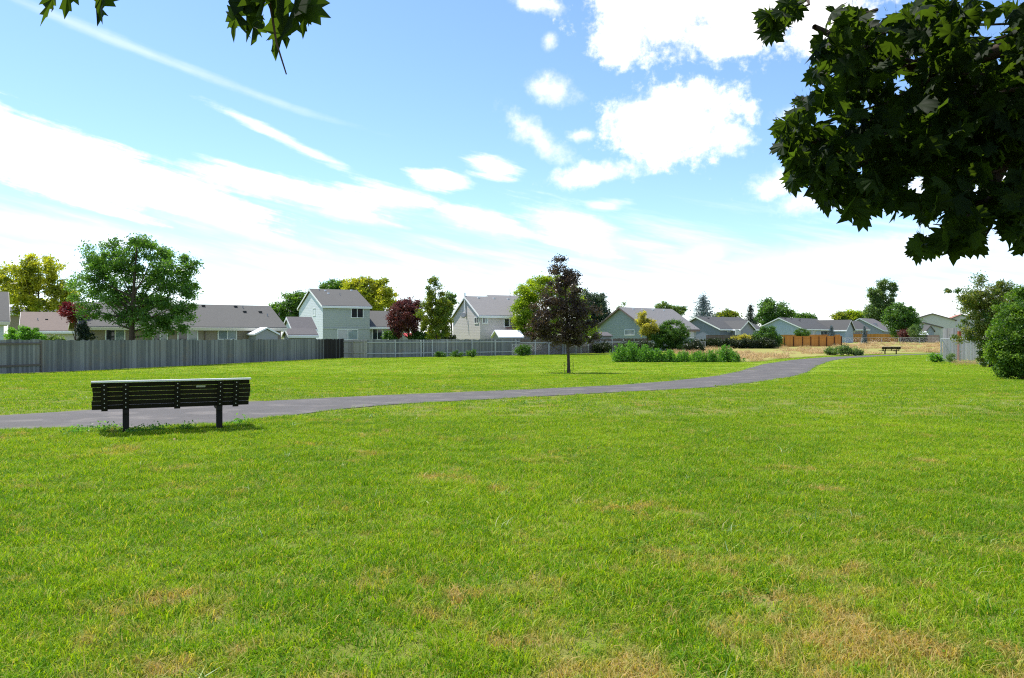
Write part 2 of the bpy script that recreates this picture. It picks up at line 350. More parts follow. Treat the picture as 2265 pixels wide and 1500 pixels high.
# ------------------------------------------------------------------ grass: tile meshes scattered as instances
G_MAT = mat_grass('grass_blades', (.095, .225, .006), (.31, .43, .012), (.52, .37, .14), .42, 1.05, .14)
G_LONG = mat_grass('long_grass_blades', (.06, .16, .006), (.24, .36, .03), (.40, .34, .14), .35, .3, .6)
STRAW = mat_leaf('straw', (.40, .31, .12), (.62, .42, .22), .3, .7, (.6, .4, .2))
GREENW = mat_leaf('weed_leaf', (.05, .12, .012), (.12, .22, .02), .4, .7, None, .05)
def blades_mesh(name, n, rad, hmin, hmax, wid, lean, m, square=False):
    V = np.zeros((n, 5, 3)); base = (rng.random((n, 2)) * 2 - 1) * rad
    if not square:
        r = rad * np.sqrt(rng.random(n)); t = rng.random(n) * 6.283; base = np.c_[r * np.cos(t), r * np.sin(t)]
    h = hmin + (hmax - hmin) * rng.random(n) ** 1.4; az = rng.random(n) * 6.283; le = lean * (.25 + rng.random(n)) * h
    dx, dy = np.cos(az), np.sin(az); sx, sy = -dy, dx; tw = rng.random(n) * 6.283; sx, sy = np.cos(tw), np.sin(tw); w = wid * (.6 + .8 * rng.random(n))
    for i, (f, ww, lz) in enumerate(((0, 1, 0), (.55, .8, .3), (1, 0, 1))):
        px = base[:, 0] + dx * le * lz; py = base[:, 1] + dy * le * lz; pz = h * f * (1 - .25 * lean * lz)
        if i < 2:
            V[:, 2 * i] = np.c_[px - sx * w * ww / 2, py - sy * w * ww / 2, pz]; V[:, 2 * i + 1] = np.c_[px + sx * w * ww / 2, py + sy * w * ww / 2, pz]
        else: V[:, 4] = np.c_[px, py, pz]
    b = np.arange(n)[:, None] * 5
    Fc = np.concatenate([b + [0, 1, 3], b + [0, 3, 2], b + [2, 3, 4]], 0)
    me = bpy.data.meshes.new(name); o = bpy.data.objects.new(name, me)
    Vf = V.reshape(-1, 3); me.vertices.add(len(Vf)); me.vertices.foreach_set('co', Vf.astype(np.float32).ravel())
    me.loops.add(len(Fc) * 3); me.loops.foreach_set('vertex_index', Fc.astype(np.int32).ravel()); me.polygons.add(len(Fc)); me.polygons.foreach_set('loop_start', np.arange(0, len(Fc) * 3, 3, dtype=np.int32))
    me.update(calc_edges=True); a = me.attributes.new('tint', 'FLOAT', 'FACE'); tt = rng.random(n); a.data.foreach_set('value', np.tile(tt, 3).astype(np.float32))
    me.materials.append(m); return o
def scatter(name, sources, pts, rots, scl, kind='stuff', label=None, cat=None):
    cl = bpy.data.collections.new(name + '_tiles')
    for s in sources: cl.objects.link(s)
    me = bpy.data.meshes.new(name); me.vertices.add(len(pts)); me.vertices.foreach_set('co', np.asarray(pts, np.float32).ravel())
    for nm, ty, arr in (('rot', 'FLOAT_VECTOR', rots), ('scl', 'FLOAT_VECTOR', scl)):
        a = me.attributes.new(nm, ty, 'POINT'); a.data.foreach_set('vector', np.asarray(arr, np.float32).ravel())
    a = me.attributes.new('idx', 'INT', 'POINT'); a.data.foreach_set('value', rng.integers(0, len(sources), len(pts)).astype(np.int32))
    o = bpy.data.objects.new(name, me); col.objects.link(o)
    ng = bpy.data.node_groups.new(name, 'GeometryNodeTree')
    ng.interface.new_socket('Geometry', in_out='INPUT', socket_type='NodeSocketGeometry'); ng.interface.new_socket('Geometry', in_out='OUTPUT', socket_type='NodeSocketGeometry')
    T = NT(ng); gi = T.add('NodeGroupInput'); go = T.add('NodeGroupOutput'); ip = T.add('GeometryNodeInstanceOnPoints'); ci = T.add('GeometryNodeCollectionInfo')
    ci.inputs['Collection'].default_value = cl; ci.inputs['Separate Children'].default_value = True; ci.inputs['Reset Children'].default_value = True
    mp = T.add('GeometryNodeMeshToPoints'); T.l.new(gi.outputs[0], mp.inputs[0])
    T.l.new(mp.outputs[0], ip.inputs['Points']); T.l.new(ci.outputs[0], ip.inputs['Instance']); ip.inputs['Pick Instance'].default_value = True
    for nm, ty, sk in (('rot', 'FLOAT_VECTOR', 'Rotation'), ('scl', 'FLOAT_VECTOR', 'Scale'), ('idx', 'INT', 'Instance Index')):
        na = T.add('GeometryNodeInputNamedAttribute', data_type=ty); na.inputs[0].default_value = nm; T.l.new(na.outputs[0], ip.inputs[sk])
    T.l.new(ip.outputs[0], go.inputs[0])
    md = o.modifiers.new('scatter', 'NODES'); md.node_group = ng
    tag(o, label, cat, None, kind); return o
def tilted(n, zr=.12): return np.c_[rng.normal(0, zr, n), rng.normal(0, zr, n), rng.random(n) * 6.283]
FENCE_A0, FENCE_A1, FENCE_B1 = on_ground(-330, 838), on_ground(760, 792), on_ground(1150, 786)
def beyond_fence(P):
    x, y = P[:, 0], P[:, 1]; out = np.zeros(len(P), bool)
    for (a, b) in ((FENCE_A0, FENCE_A1), (FENCE_A1, FENCE_B1)):
        s = (b[0] - a[0]) * (y - a[1]) - (b[1] - a[1]) * (x - a[0]); out |= (s > -.1) & (x >= a[0]) & (x <= b[0])
    return out
def fan(y0, y1, step, jit, margin=.06):
    P = []
    for y in np.arange(y0, y1, step):
        hw = (.656 + margin) * y + .4; xs = np.arange(-hw, hw, step); P.append(np.c_[xs, np.full(len(xs), y)])
    P = np.concatenate(P); P += rng.uniform(-jit, jit, P.shape); return P
def lawn_ok(P, grow):
    k = ~in_poly(P, PATH_POLY) & ~in_poly(P, DRY_POLY) & ~beyond_fence(P)
    for dx, dy in ((0, grow), (0, -grow), (grow, 0), (-grow, 0)): k &= ~in_poly(P + [dx, dy], PATH_POLY)
    return P[k]
def grass():
    zadd = lambda P: np.c_[P, [gz(y) for y in P[:, 1]]]
    near = [blades_mesh('grass_tile', 560, .2, .02, .075, .0052, 1.1, G_MAT, True) for _ in range(8)]
    P = lawn_ok(fan(2.4, 15, .235, .08), .12); s = rng.uniform(.8, 1.25, len(P))
    # thinner and shorter where the turf is worn
    scatter('lawn_grass', near, zadd(P), tilted(len(P), .05), np.c_[s, s, s * rng.uniform(.7, 1.3, len(P))], label='short green lawn grass with dry patches in the foreground', cat='grass')
    mid = [blades_mesh('grass_tile', 420, .36, .025, .06, .008, .9, G_MAT, True) for _ in range(6)]
    P = lawn_ok(fan(15, 40, .55, .2), .2); s = rng.uniform(.8, 1.2, len(P))
    scatter('lawn_grass', mid, zadd(P), tilted(len(P), .03), np.c_[s, s, s * rng.uniform(.7, 1.3, len(P))], label='mown green lawn grass on both sides of the path', cat='grass')
    far = [blades_mesh('grass_tile', 330, .8, .03, .06, .02, .9, G_MAT, True) for _ in range(5)]
    P = lawn_ok(fan(40, 88, 1.15, .4), .5); s = rng.uniform(.8, 1.2, len(P))
    scatter('lawn_grass', far, zadd(P), tilted(len(P), .01), np.c_[s, s, s * rng.uniform(.6, 1.1, len(P))], label='far lawn grass in front of the wooden fences', cat='grass')
    lng = [blades_mesh('long_grass_tuft', 16, .07, .06, .15, .007, 1.5, G_LONG) for _ in range(8)]
    P = fan(2.4, 34, .5, .25); cl = np.sin(P[:, 0] * 1.3 + 2 * np.sin(P[:, 1] * .7)) + np.sin(P[:, 1] * 1.1 + P[:, 0] * .6); P = P[(cl + rng.normal(0, .8, len(P))) > .45]
    P = lawn_ok(P, .15); s = rng.uniform(.4, 1.25, len(P))
    scatter('long_grass', lng, zadd(P), tilted(len(P), .15), np.c_[s, s, s], label='longer coarse grass tufts standing out of the lawn', cat='grass')
    # clover and broad-leaved weeds low in the turf, and a few fallen leaves
    def patch(name, n, rad, size, m, z):
        P = np.c_[rng.normal(0, rad, (n, 2)), np.abs(rng.normal(z, .008, n))]; q = rng.normal(size=(n, 3)) * [.35, .35, .1] + [0, 0, 1]; q /= np.linalg.norm(q, axis=1)[:, None]; a = np.cross(q, rng.normal(size=(n, 3))); a /= np.linalg.norm(a, axis=1)[:, None]; b = np.cross(q, a)
        V = np.stack([P - a * size, P - b * size * .8, P + a * size, P + b * size * .8], 1).reshape(-1, 3); me = bpy.data.meshes.new(name); me.from_pydata(V.tolist(), [], np.arange(4 * n).reshape(n, 4).tolist()); me.update(); at = me.attributes.new('tint', 'FLOAT', 'FACE'); at.data.foreach_set('value', rng.random(n).astype(np.float32)); me.materials.append(m); return bpy.data.objects.new(name, me)
    cv = [patch('clover_patch', 70, .11, .011, GREENW, .045) for _ in range(4)]
    P = fan(2.5, 22, .62, .3); P = lawn_ok(P[rng.random(len(P)) < .16], .2); s = rng.uniform(.6, 1.6, len(P)); scatter('clover', cv, zadd(P), tilted(len(P), .03), np.c_[s, s, np.ones(len(P))], label='dark clover patches low in the lawn', cat='clover')
    fl = [patch('fallen_leaf', 1, .0, .02, STRAW, .05) for _ in range(3)]
    P = fan(2.6, 26, 1.0, .5); P = lawn_ok(P[rng.random(len(P)) < .06], .1); s = rng.uniform(.6, 1.3, len(P)); scatter('fallen_leaves', fl, zadd(P), tilted(len(P), .4), np.c_[s, s, s], label='few dry leaves fallen on the lawn', cat='leaves')
    # longer uncut fringe along the path edges
    P = []
    for E, o in ((FE, 1), (NE, -1)):
        for i in range(len(E) - 1):
            L = np.hypot(*(E[i + 1] - E[i])); n = int(L / .16)
            for k in range(n):
                q = E[i] + (E[i + 1] - E[i]) * rng.random(); nrm = np.array([-(E[i + 1] - E[i])[1], (E[i + 1] - E[i])[0]]) / L
                P.append(q + nrm * o * rng.uniform(.02, .22))
    P = np.array(P); P = P[(P[:, 1] < 75)]; s = rng.uniform(.35, .8, len(P))
    scatter('edge_grass', lng, zadd(P), tilted(len(P), .2), np.c_[s, s, s], label='ragged grass fringe growing along the path edges', cat='grass')
    # straw in the dry field
    st = [blades_mesh('straw_tuft', 90, .6, .2, .6, .03, 1.4, STRAW) for _ in range(5)]
    lo, hi = DRY_POLY.min(0), DRY_POLY.max(0); P = rng.random((7000, 2)) * (hi - lo) + lo; P = P[in_poly(P, DRY_POLY)]
    c = np.sin(P[:, 0] * .35 + 1.3 * np.sin(P[:, 1] * .21)) + np.sin(P[:, 1] * .33 + P[:, 0] * .11) + rng.normal(0, .5, len(P)); P = P[(c > .65) & (P[:, 1] < 165)]
    s = rng.uniform(.6, 1.5, len(P)); scatter('dry_straw', st, zadd(P), tilted(len(P), .2), np.c_[s, s, s * .9], label='dry straw-coloured tall grass in the unmown field', cat='grass')
grass()

# ------------------------------------------------------------------ vegetation helpers
BARK = mat_plain('bark', (.075, .055, .042), .9, .4, 9, .1)
def leaf_cloud(name, pts, size, m, parent, aspect=.6, tint=None, up=0.0, stretch=None):
    n = len(pts); q = rng.normal(size=(n, 3)); q[:, 2] += up * np.sign(q[:, 2]) ; q /= np.linalg.norm(q, axis=1)[:, None]
    r = rng.normal(size=(n, 3)); 
    if stretch is not None: r = stretch + rng.normal(0, .45, (n, 3))
    a = np.cross(q, r); a /= np.linalg.norm(a, axis=1)[:, None] + 1e-9; b = np.cross(q, a)
    if stretch is not None: a, b = b, a
    s = size * .56 * (.6 + .8 * rng.random(n))[:, None]; a = a * s; b = b * s * aspect; fold = q * s * .12
    V = np.stack([pts - a, pts - b * .9 + fold - a * .1, pts + a, pts + b * .9 + fold - a * .1], 1).reshape(-1, 3)
    Fc = np.arange(n * 4).reshape(n, 4)
    t = rng.random(n) if tint is None else np.clip(tint + rng.normal(0, .22, n), 0, 1)
    return mesh_obj(name, V, Fc, m, parent, t)
def clumps(blobs, per, crad, shell=.55):
    """points in leafy clumps spread through ellipsoids (cx,cy,cz,rx,ry,rz); returns points, a tint per point, clump centres"""
    P, Tn, C = [], [], []
    vol = np.array([b[3] * b[4] * b[5] for b in blobs]) ** .72; tot = vol.sum()
    for b, v in zip(blobs, vol):
        k = max(3, int(round(per[0] * v / tot)))
        d = rng.normal(size=(k, 3)); d /= np.linalg.norm(d, axis=1)[:, None]
        rr = shell + (1 - shell) * rng.random(k) ** .6; rr = np.where(rng.random(k) < .25, rng.random(k) ** .5, rr)
        c = np.array(b[:3]) + d * rr[:, None] * np.array(b[3:6]); C.append(c)
        for ci in c:
            n = int(per[1] * 2.1 * rng.uniform(.6, 1.4)); s = 1.12 * crad * rng.uniform(.6, 1.35)
            P.append(ci + rng.normal(size=(n, 3)) * s * [.55, .55, .42]); Tn.append(np.full(n, rng.random()))
    return np.concatenate(P), np.concatenate(Tn), np.concatenate(C)
def tree(name, label, base, D, blobs_px, m, nclump=70, per=60, crad_px=9, leaf=.16, trunk_r=.14, cat='tree', group=None, limbs=9, shell=.55, top=None, bark=None, trunk=True, zscale=1.0, trunk_lean=0):
    """blobs_px: (px, py, rx, ry) outline ellipses measured in the photograph; each becomes an ellipsoid at distance D"""
    bx = WX(base, D); root = empty(name, (bx, D, gz(D))); tag(root, label, cat, group)
    k = D / F; g0 = gz(D); B = []
    for (px, py, rx, ry) in blobs_px:
        rd = min(rx, 1.3 * ry) * k * zscale
        B.append((WX(px, D) - bx, rng.uniform(-.25, .25) * rd, WZ(py, D) - g0, rx * k, rd, ry * k))
    P, Tn, C = clumps(B, (nclump, per), crad_px * k, shell)
    P = P[P[:, 2] > .05] if P[:, 2].min() < .05 else P
    leaf_cloud('crown', P, leaf, m, root, tint=Tn[:len(P)])
    if trunk:
        mb = MB(); zt = max(b[2] for b in B); cx = np.mean([b[0] for b in B]); H = zt
        pts = [(trunk_lean * f + cx * f * f * .6, 0, H * f) for f in (0, .05, .2, .45, .7, 1.0)]
        mb.tube(pts, [trunk_r * 1.35, trunk_r, trunk_r * .85, trunk_r * .65, trunk_r * .4, trunk_r * .12], 9)
        for i in range(min(limbs, len(C))):
            c = C[rng.integers(len(C))]; f = rng.uniform(.3, .6); zs = min(H * f, c[2] * .75); fx = zs / H
            s = Vector((trunk_lean * fx + cx * fx * fx * .6, 0, zs)); e = Vector(c); mid = s.lerp(e, .5) + Vector((0, 0, -.06 * (e - s).length))
            mb.tube([s, mid, e], [trunk_r * .38, trunk_r * .2, trunk_r * .04], 6)
        mb.build('trunk', bark or BARK, root, True)
    return root
def conifer(name, label, px, D, top, bottom, half, m, n=2600, leaf=.22, group=None, trunk_r=.12, rag=.35):
    bx = WX(px, D); g0 = gz(D); root = empty(name, (bx, D, g0)); tag(root, label, 'tree', group); k = D / F
    zt, zb = WZ(top, D) - g0, max(.15, WZ(bottom, D) - g0); R0 = half * k; P = []; S = []
    nb = max(40, n // 34)
    for i in range(nb):
        f = (i + rng.random()) / nb; z = zb + (zt - zb) * (1 - (1 - f) ** 1.0); rad = R0 * (1 - f) ** .85 * rng.uniform(1 - rag, 1.08) + .04; a = i * 2.39996
        d = np.array([math.cos(a), math.sin(a), 0]); kk = int(60 * (.35 + rad / R0)); t = rng.random(kk) ** .7
        q = d * (t * rad)[:, None]; q[:, 2] = z + (t - .3) * rad * .12 - t * t * rad * .22; q += rng.normal(0, .07 * R0 + .03, q.shape) * (.4 + t)[:, None]
        P.append(q); S.append(np.tile(d + [0, 0, -.1], (kk, 1)))
    P = np.concatenate(P); S = np.concatenate(S)
    leaf_cloud('crown', P, leaf, m, root, .38, stretch=S)
    MB().tube([(0, 0, 0), (0, 0, zt * .5), (0, 0, zt * .97)], [trunk_r, trunk_r * .7, .02], 8).build('trunk', BARK, root, True)
    return root
L_GREEN = mat_leaf('leaf_mid_green', (0.043, 0.109, 0.017), (0.123, 0.225, 0.036), 0.41)
L_LOC = mat_leaf('leaf_locust', (0.051, 0.123, 0.020), (0.145, 0.268, 0.051), 0.46)
L_YEL = mat_leaf('leaf_yellow_green', (0.160, 0.203, 0.017), (0.493, 0.464, 0.043), 0.48)
L_YEL2 = mat_leaf('leaf_lime', (0.145, 0.232, 0.014), (0.377, 0.435, 0.029), 0.50)
L_COL = mat_leaf('leaf_columnar', (0.072, 0.131, 0.017), (0.290, 0.304, 0.029), 0.43)
L_RED = mat_leaf('leaf_red_plum', (0.065, 0.023, 0.026), (0.189, 0.065, 0.051), 0.38, .45, (.25, .06, .05))
L_JRED = mat_leaf('leaf_crimson', (.10, .010, .014), (.24, .025, .03), .35, .5, (.4, .03, .04))
L_DARK = mat_leaf('leaf_dark_purple', (0.020, 0.012, 0.015), (0.125, 0.092, 0.050), 0.33, .38, (.12, .07, .03))
L_PINE = mat_leaf('needles_pine', (0.032, 0.065, 0.032), (0.080, 0.123, 0.065), 0.23, .6)
L_SPR = mat_leaf('needles_blue', (.07, .11, .115), (.16, .21, .215), .12, .6, (.15, .2, .2))
L_CON = mat_leaf('needles_dark', (.012, .026, .012), (.03, .05, .022), .12, .6)
L_BUSH = mat_leaf('leaf_bush', (0.032, 0.087, 0.014), (0.102, 0.196, 0.029), 0.40)
L_GOLD = mat_leaf('leaf_gold', (0.232, 0.217, 0.029), (0.522, 0.450, 0.087), 0.48)
L_WEED = mat_leaf('leaf_weeds', (0.065, 0.174, 0.022), (0.174, 0.348, 0.051), 0.48)
L_POP = mat_leaf('leaf_poplar', (0.072, 0.131, 0.036), (0.189, 0.261, 0.087), 0.43)
L_ROSE = mat_leaf('leaf_rosy', (.05, .125, .018), (.20, .20, .04), .42)
L_SHRUB = mat_leaf('leaf_shrub', (.045, .115, .012), (.17, .27, .03), .42)
L_VINE = mat_leaf('leaf_vine', (.016, .03, .010), (.04, .055, .02), .25)

# ------------------------------------------------------------------ houses
WHITE = mat_plain('white_trim', (.74, .75, .74), .55, .06); CREAM = mat_plain('cream_trim', (.62, .58, .48), .6, .08)
BROWNTRIM = mat_plain('brown_trim', (.16, .12, .10), .7, .15)
PIPE = mat_plain('vent_pipe_grey', (.32, .32, .33), .6, .2); BLACKM = mat_plain('black_metal', (.025, .025, .027), .5, .2)
def mat_glass(name, c):
    m, T, o = newmat(name); p = T.add('ShaderNodeTexCoord').outputs['Object']
    T.l.new(pbsdf(T, T.mix(T.noise(p, 1.5, 2), tuple(v * .6 for v in c), c), .06, None, .8).outputs[0], o.inputs[0]); MATS[name] = m; return m
GLASS = mat_glass('dark_glass', (.03, .04, .045)); GLASSB = mat_glass('blind_glass', (.22, .28, .30)); GLASSW = mat_glass('curtain_glass', (.36, .42, .45))
class House:
    def __init__(s, name, label, px, D, t, L, Wd, eave, ridge, wall, roof, trim=WHITE, axis='x', over=.4, cat='house', group=None, fascia=True):
        s.X, s.Y, s.t, s.L, s.W = WX(px, D), D, R(t), L, Wd; s.g = gz(D)
        s.root = empty(name, (s.X, s.Y, s.g), s.t); tag(s.root, label, cat, group); s.trim = trim; s.roofm = roof; s.wallm = wall
        s.e, s.r = eave - s.g, ridge - s.g; s.block(0, L, 0, Wd, s.e, s.r, axis, over, wall, roof, trim, fascia)
    def block(s, x0, x1, y0, y1, e, r, axis='x', over=.4, wall=None, roof=None, trim=None, fascia=True):
        wall, roof, trim = wall or s.wallm, roof or s.roofm, trim or s.trim
        if axis == 'x': prof = lambda u: [(u, y0, 0), (u, y1, 0), (u, y1, e), (u, (y0 + y1) / 2, r - .06), (u, y0, e)]; A, Bq = prof(x0), prof(x1)
        else: prof = lambda u: [(x0, u, 0), (x1, u, 0), (x1, u, e), ((x0 + x1) / 2, u, r - .06), (x0, u, e)]; A, Bq = prof(y1), prof(y0)
        V = A + Bq; Fc = [(4, 3, 2, 1, 0), (5, 6, 7, 8, 9)] + [(i, (i + 1) % 5, 5 + (i + 1) % 5, 5 + i) for i in range(5)]
        w = mesh_obj('wall', V, Fc, wall, s.root)
        half = ((y1 - y0) if axis == 'x' else (x1 - x0)) / 2; sl = (r - e) / half; th = .14
        mr = MB(); mf = MB(); FT = .03
        for sgn in (-1, 1):
            def pt(u, v, dz):   # u along ridge, v distance from the ridge line
                z = r - sl * v + dz
                return ((u, (y0 + y1) / 2 + sgn * v, z) if axis == 'x' else ((x0 + x1) / 2 + sgn * v, u, z))
            u0, u1 = ((x0, x1) if axis == 'x' else (y0, y1)); u0 -= over; u1 += over; v1 = half + over
            mr.quad8([pt(u0, 0, .02), pt(u1, 0, .02), pt(u1, v1, .02), pt(u0, v1, .02), pt(u0, 0, .02 + th), pt(u1, 0, .02 + th), pt(u1, v1, .02 + th), pt(u0, v1, .02 + th)])
            if fascia:
                for ua in (u0 - FT, u1): mf.quad8([pt(ua, 0, -.10), pt(ua + FT, 0, -.10), pt(ua + FT, v1 + .02, -.10), pt(ua, v1 + .02, -.10), pt(ua, 0, .12), pt(ua + FT, 0, .12), pt(ua + FT, v1 + .02, .12), pt(ua, v1 + .02, .12)])
                mf.quad8([pt(u0, v1, -.11), pt(u1, v1, -.11), pt(u1, v1 + .05, -.13), pt(u0, v1 + .05, -.13), pt(u0, v1, .11), pt(u1, v1, .11), pt(u1, v1 + .05, .10), pt(u0, v1 + .05, .10)])
        ro = mr.build('roof', roof, s.root)
        if fascia: mf.build('fascia', trim, ro)
        return w, ro
    def wall_u(s, px, face, off=0):
        c, n = math.cos(s.t), math.sin(s.t); p = (px - CX) / F
        if face == 'front': X0, Y0, dx, dy = s.X + off * n, s.Y - off * c, c, n
        else: X0, Y0, dx, dy = s.X, s.Y, -n, c
        u = (p * Y0 - X0) / (dx - p * dy); return u, Y0 + u * dy
    def opening(s, face, px0, py0, px1, py1, kind='window', panes=2, glass=None, off=0, frame=None, fw=.09):
        a, Da = s.wall_u(px0, face, off); b, Db = s.wall_u(px1, face, off); Dm = (Da + Db) / 2
        z0, z1 = WZ(py1, Dm) - s.g, WZ(py0, Dm) - s.g
        if a > b: a, b = b, a
        z0 = max(z0, .08)
        def bx(mb, u0, u1, d0, d1, za, zb):
            if face == 'front': mb.box(u0, u1, -d1 - off, -d0 - off, za, zb)
            else: mb.box(-d1, -d0, u0, u1, za, zb)
        mf = MB(); bx(mf, a, b, .003, .07, z1 - fw, z1); bx(mf, a, b, .003, .07, z0, z0 + fw)
        for u in (a, b - fw): bx(mf, u, u + fw, .003, .068, z0 + fw, z1 - fw)
        for k in range(1, panes):
            u = a + (b - a) * k / panes; bx(mf, u - .035, u + .035, .003, .06, z0 + fw, z1 - fw)
        fo = mf.build(kind, frame or s.trim if kind != 'window' else (frame or WHITE), s.root)
        for k in range(panes):
            u0 = a + fw + (b - a - 2 * fw) * k / panes + .004; u1 = a + fw + (b - a - 2 * fw) * (k + 1) / panes - .004
            mp = MB(); bx(mp, u0, u1, .004, .03, z0 + fw, z1 - fw); g = glass[k] if isinstance(glass, (list, tuple)) else (glass or GLASS); mp.build('pane', g, fo)
    def on_roof(s, u, v, kind='vent', h=.25, w=.25, m=None):
        """u along the ridge, v fraction from ridge to eave on the front slope"""
        y = s.W / 2 - v * s.W / 2; z = s.r - (s.r - s.e) * v + .1
        if kind == 'vent': MB().box(u - w / 2, u + w / 2, y - w / 2, y + w / 2, z - .1, z + h * .6).build('roof_vent', m or BLACKM, s.root)
        else: MB().bar((u, y, z - .1), (u, y, z + h), .045, 8).build('vent_pipe', m or PIPE, s.root)
    def downspout(s, u, face='front'):
        MB().box(u, u + .08, -.09, -.02, .1, s.e - .05).build('downspout', BROWNTRIM, s.root)
S_TAN = mat_siding('siding_tan', (.27, .225, .175)); S_SAGE = mat_siding('siding_sage', (.40, .425, .41), .22); S_BEIGE = mat_siding('siding_beige', (.50, .46, .43), .18)
S_GREEN = mat_siding('siding_grey_green', (.285, .325, .315), .25); S_DBLUE = mat_siding('siding_slate_blue', (.16, .18, .23), .22); S_LBLUE = mat_siding('siding_pale_blue', (.36, .42, .50), .25)
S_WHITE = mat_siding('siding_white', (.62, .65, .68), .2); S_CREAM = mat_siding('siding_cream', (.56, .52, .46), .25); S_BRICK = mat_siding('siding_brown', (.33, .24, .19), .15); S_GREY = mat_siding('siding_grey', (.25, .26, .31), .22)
RF_GREY = mat_shingle('shingle_grey', (.108, .106, .097)); RF_LT = mat_shingle('shingle_light_grey', (.22, .212, .205)); RF_BRN = mat_shingle('shingle_brown', (.185, .145, .12)); RF_DK = mat_shingle('shingle_charcoal', (.083, .083, .080)); RF_TAN = mat_shingle('shingle_taupe', (.15, .14, .137)); RF_RED = mat_shingle('shingle_rust', (.33, .16, .11))
METAL_W = mat_plain('white_metal_roof', (.78, .80, .82), .45, .06)
def houses():
    h = House('ranch_house', 'long tan ranch house with grey shingle roof behind the tall locust tree', 188, 61, 34, 15.4, 9, WZ(721, 61), WZ(672, 65), S_TAN, RF_GREY, CREAM)
    h.opening('front', 232, 727, 277, 760, panes=2, glass=[GLASS, GLASSB]); h.opening('front', 337, 727, 371, 762, panes=2, glass=[GLASS, GLASSB])
    h.opening('front', 392, 726, 438, 770, 'sliding_door', 2, [GLASS, GLASSB], frame=WHITE); h.opening('front', 481, 727, 524, 752, panes=2, glass=[GLASSB, GLASSW])
    u, d = h.wall_u(381, 'front'); MB().box(u, u + .16, -.16, -.003, 2.15, 2.5).build('wall_lamp', BLACKM, h.root)
    u, d = h.wall_u(452, 'front'); h.downspout(u)
    for u, v, k in ((9.7, .10, 'vent'), (12.5, .10, 'vent'), (13.1, .15, 'pipe'), (13.0, .36, 'vent'), (14.4, .36, 'vent'), (14.8, .55, 'pipe')): h.on_roof(u, v, k, .3, .28)
    h = House('white_house', 'white house with a grey roof, left of the round bush', -170, 60, 34, 5.2, 8, WZ(708, 63), WZ(652, 68), S_WHITE, RF_GREY, CREAM)
    h = House('brown_roofed_house', 'low beige house with a faded brown shingle roof behind the round bush', 52, 80, 30, 10.5, 9, WZ(731, 80), WZ(693, 84), S_CREAM, RF_BRN, WHITE)
    h.on_roof(1.2, .5, 'pipe', .3); h.on_roof(2.0, .45, 'vent', .2)
    h = House('grey_roofed_house', 'grey roof peeking over the faded brown roof', 18, 104, 30, 5.4, 8, WZ(694, 104), WZ(681, 108), S_TAN, RF_DK)
    for u in (1.6, 3.4): h.on_roof(u, .25, 'vent', .25, .3, METAL_W)
    h = House('two_storey_house', 'two-storey pale sage house with white gable side and grey roof', 715, 90, 30, 5.6, 10.5, WZ(677, 90), WZ(641, 94.2), S_SAGE, RF_GREY, WHITE, over=.2)
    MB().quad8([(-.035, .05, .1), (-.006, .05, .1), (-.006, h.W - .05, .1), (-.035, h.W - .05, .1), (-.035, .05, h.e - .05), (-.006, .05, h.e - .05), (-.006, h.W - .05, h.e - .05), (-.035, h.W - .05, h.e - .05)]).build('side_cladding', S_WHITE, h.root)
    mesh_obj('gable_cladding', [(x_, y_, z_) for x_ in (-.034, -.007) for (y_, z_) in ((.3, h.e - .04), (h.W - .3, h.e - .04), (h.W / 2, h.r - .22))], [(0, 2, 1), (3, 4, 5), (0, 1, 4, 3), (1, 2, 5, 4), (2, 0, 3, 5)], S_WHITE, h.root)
    h.opening('front', 776, 680, 804, 704, panes=2); h.opening('front', 746, 728, 792, 752, panes=2, glass=[GLASSW, GLASSW])
    h.opening('side', 693, 681, 699, 699, panes=1, glass=GLASS)
    MB().box(-.03, h.L + .03, -.05, -.004, 2.85, 3.05).build('belly_band', S_SAGE, h.root)
    for u, v, k in ((.9, .12, 'pipe'), (1.6, .12, 'vent'), (1.7, .3, 'vent'), (3.0, .38, 'pipe'), (5.0, .05, 'vent')): h.on_roof(u, v, k, .3, .22, METAL_W if k == 'vent' else None)
    h.block(5.66, 11.0, .7, 8.4, WZ(722, 95) - h.g, WZ(691, 99) - h.g)
    h.opening('front', 823, 727, 846, 752, 'sliding_door', 2, GLASS, off=-.7, frame=WHITE); h.opening('front', 868, 728, 886, 745, panes=2, off=-.7)
    h = House('gabled_shed', 'small pale gabled shed beside the two-storey house', 648, 80, 34, 2.3, 3.0, WZ(727, 80), WZ(704, 81.5), S_WHITE, RF_TAN, WHITE, over=.2, cat='shed')
    h = House('low_shed', 'low dark-roofed shed behind the stained fence', 640, 77, 34, 2.7, 1.6, WZ(741, 77), WZ(730, 78), S_GREY, RF_TAN, WHITE, over=.2, cat='shed')
    h = House('beige_house', 'tall beige lap-sided house with light grey roof and dark red balcony', 1062, 88, 25, 6.6, 8.6, WZ(698, 88), WZ(658, 92), S_BEIGE, RF_LT, WHITE, over=.22)
    h.opening('front', 1066, 701, 1079, 716, panes=2, glass=[GLASS, GLASSB]); h.opening('front', 1114, 704, 1127, 724, panes=1); h.opening('side', 1050, 701, 1059, 716, panes=2)
    h.block(4.6, 6.5, -1.2, 3.0, h.e + .35, h.r - .5, 'y', .2)
    bal = MB().box(2.5, 4.5, -1.5, -.05, 1.95, 2.1); 
    bo = bal.build('balcony', mat_plain('balcony_red', (.06, .018, .018), .6, .2), h.root)
    for i in range(13): MB().box(2.5 + i * .16, 2.56 + i * .16, -1.5, -1.45, 2.1, 3.0).build('baluster', MATS['balcony_red'], bo)
    MB().box(2.48, 4.52, -1.53, -1.43, 3.0, 3.08).build('handrail', MATS['balcony_red'], bo)
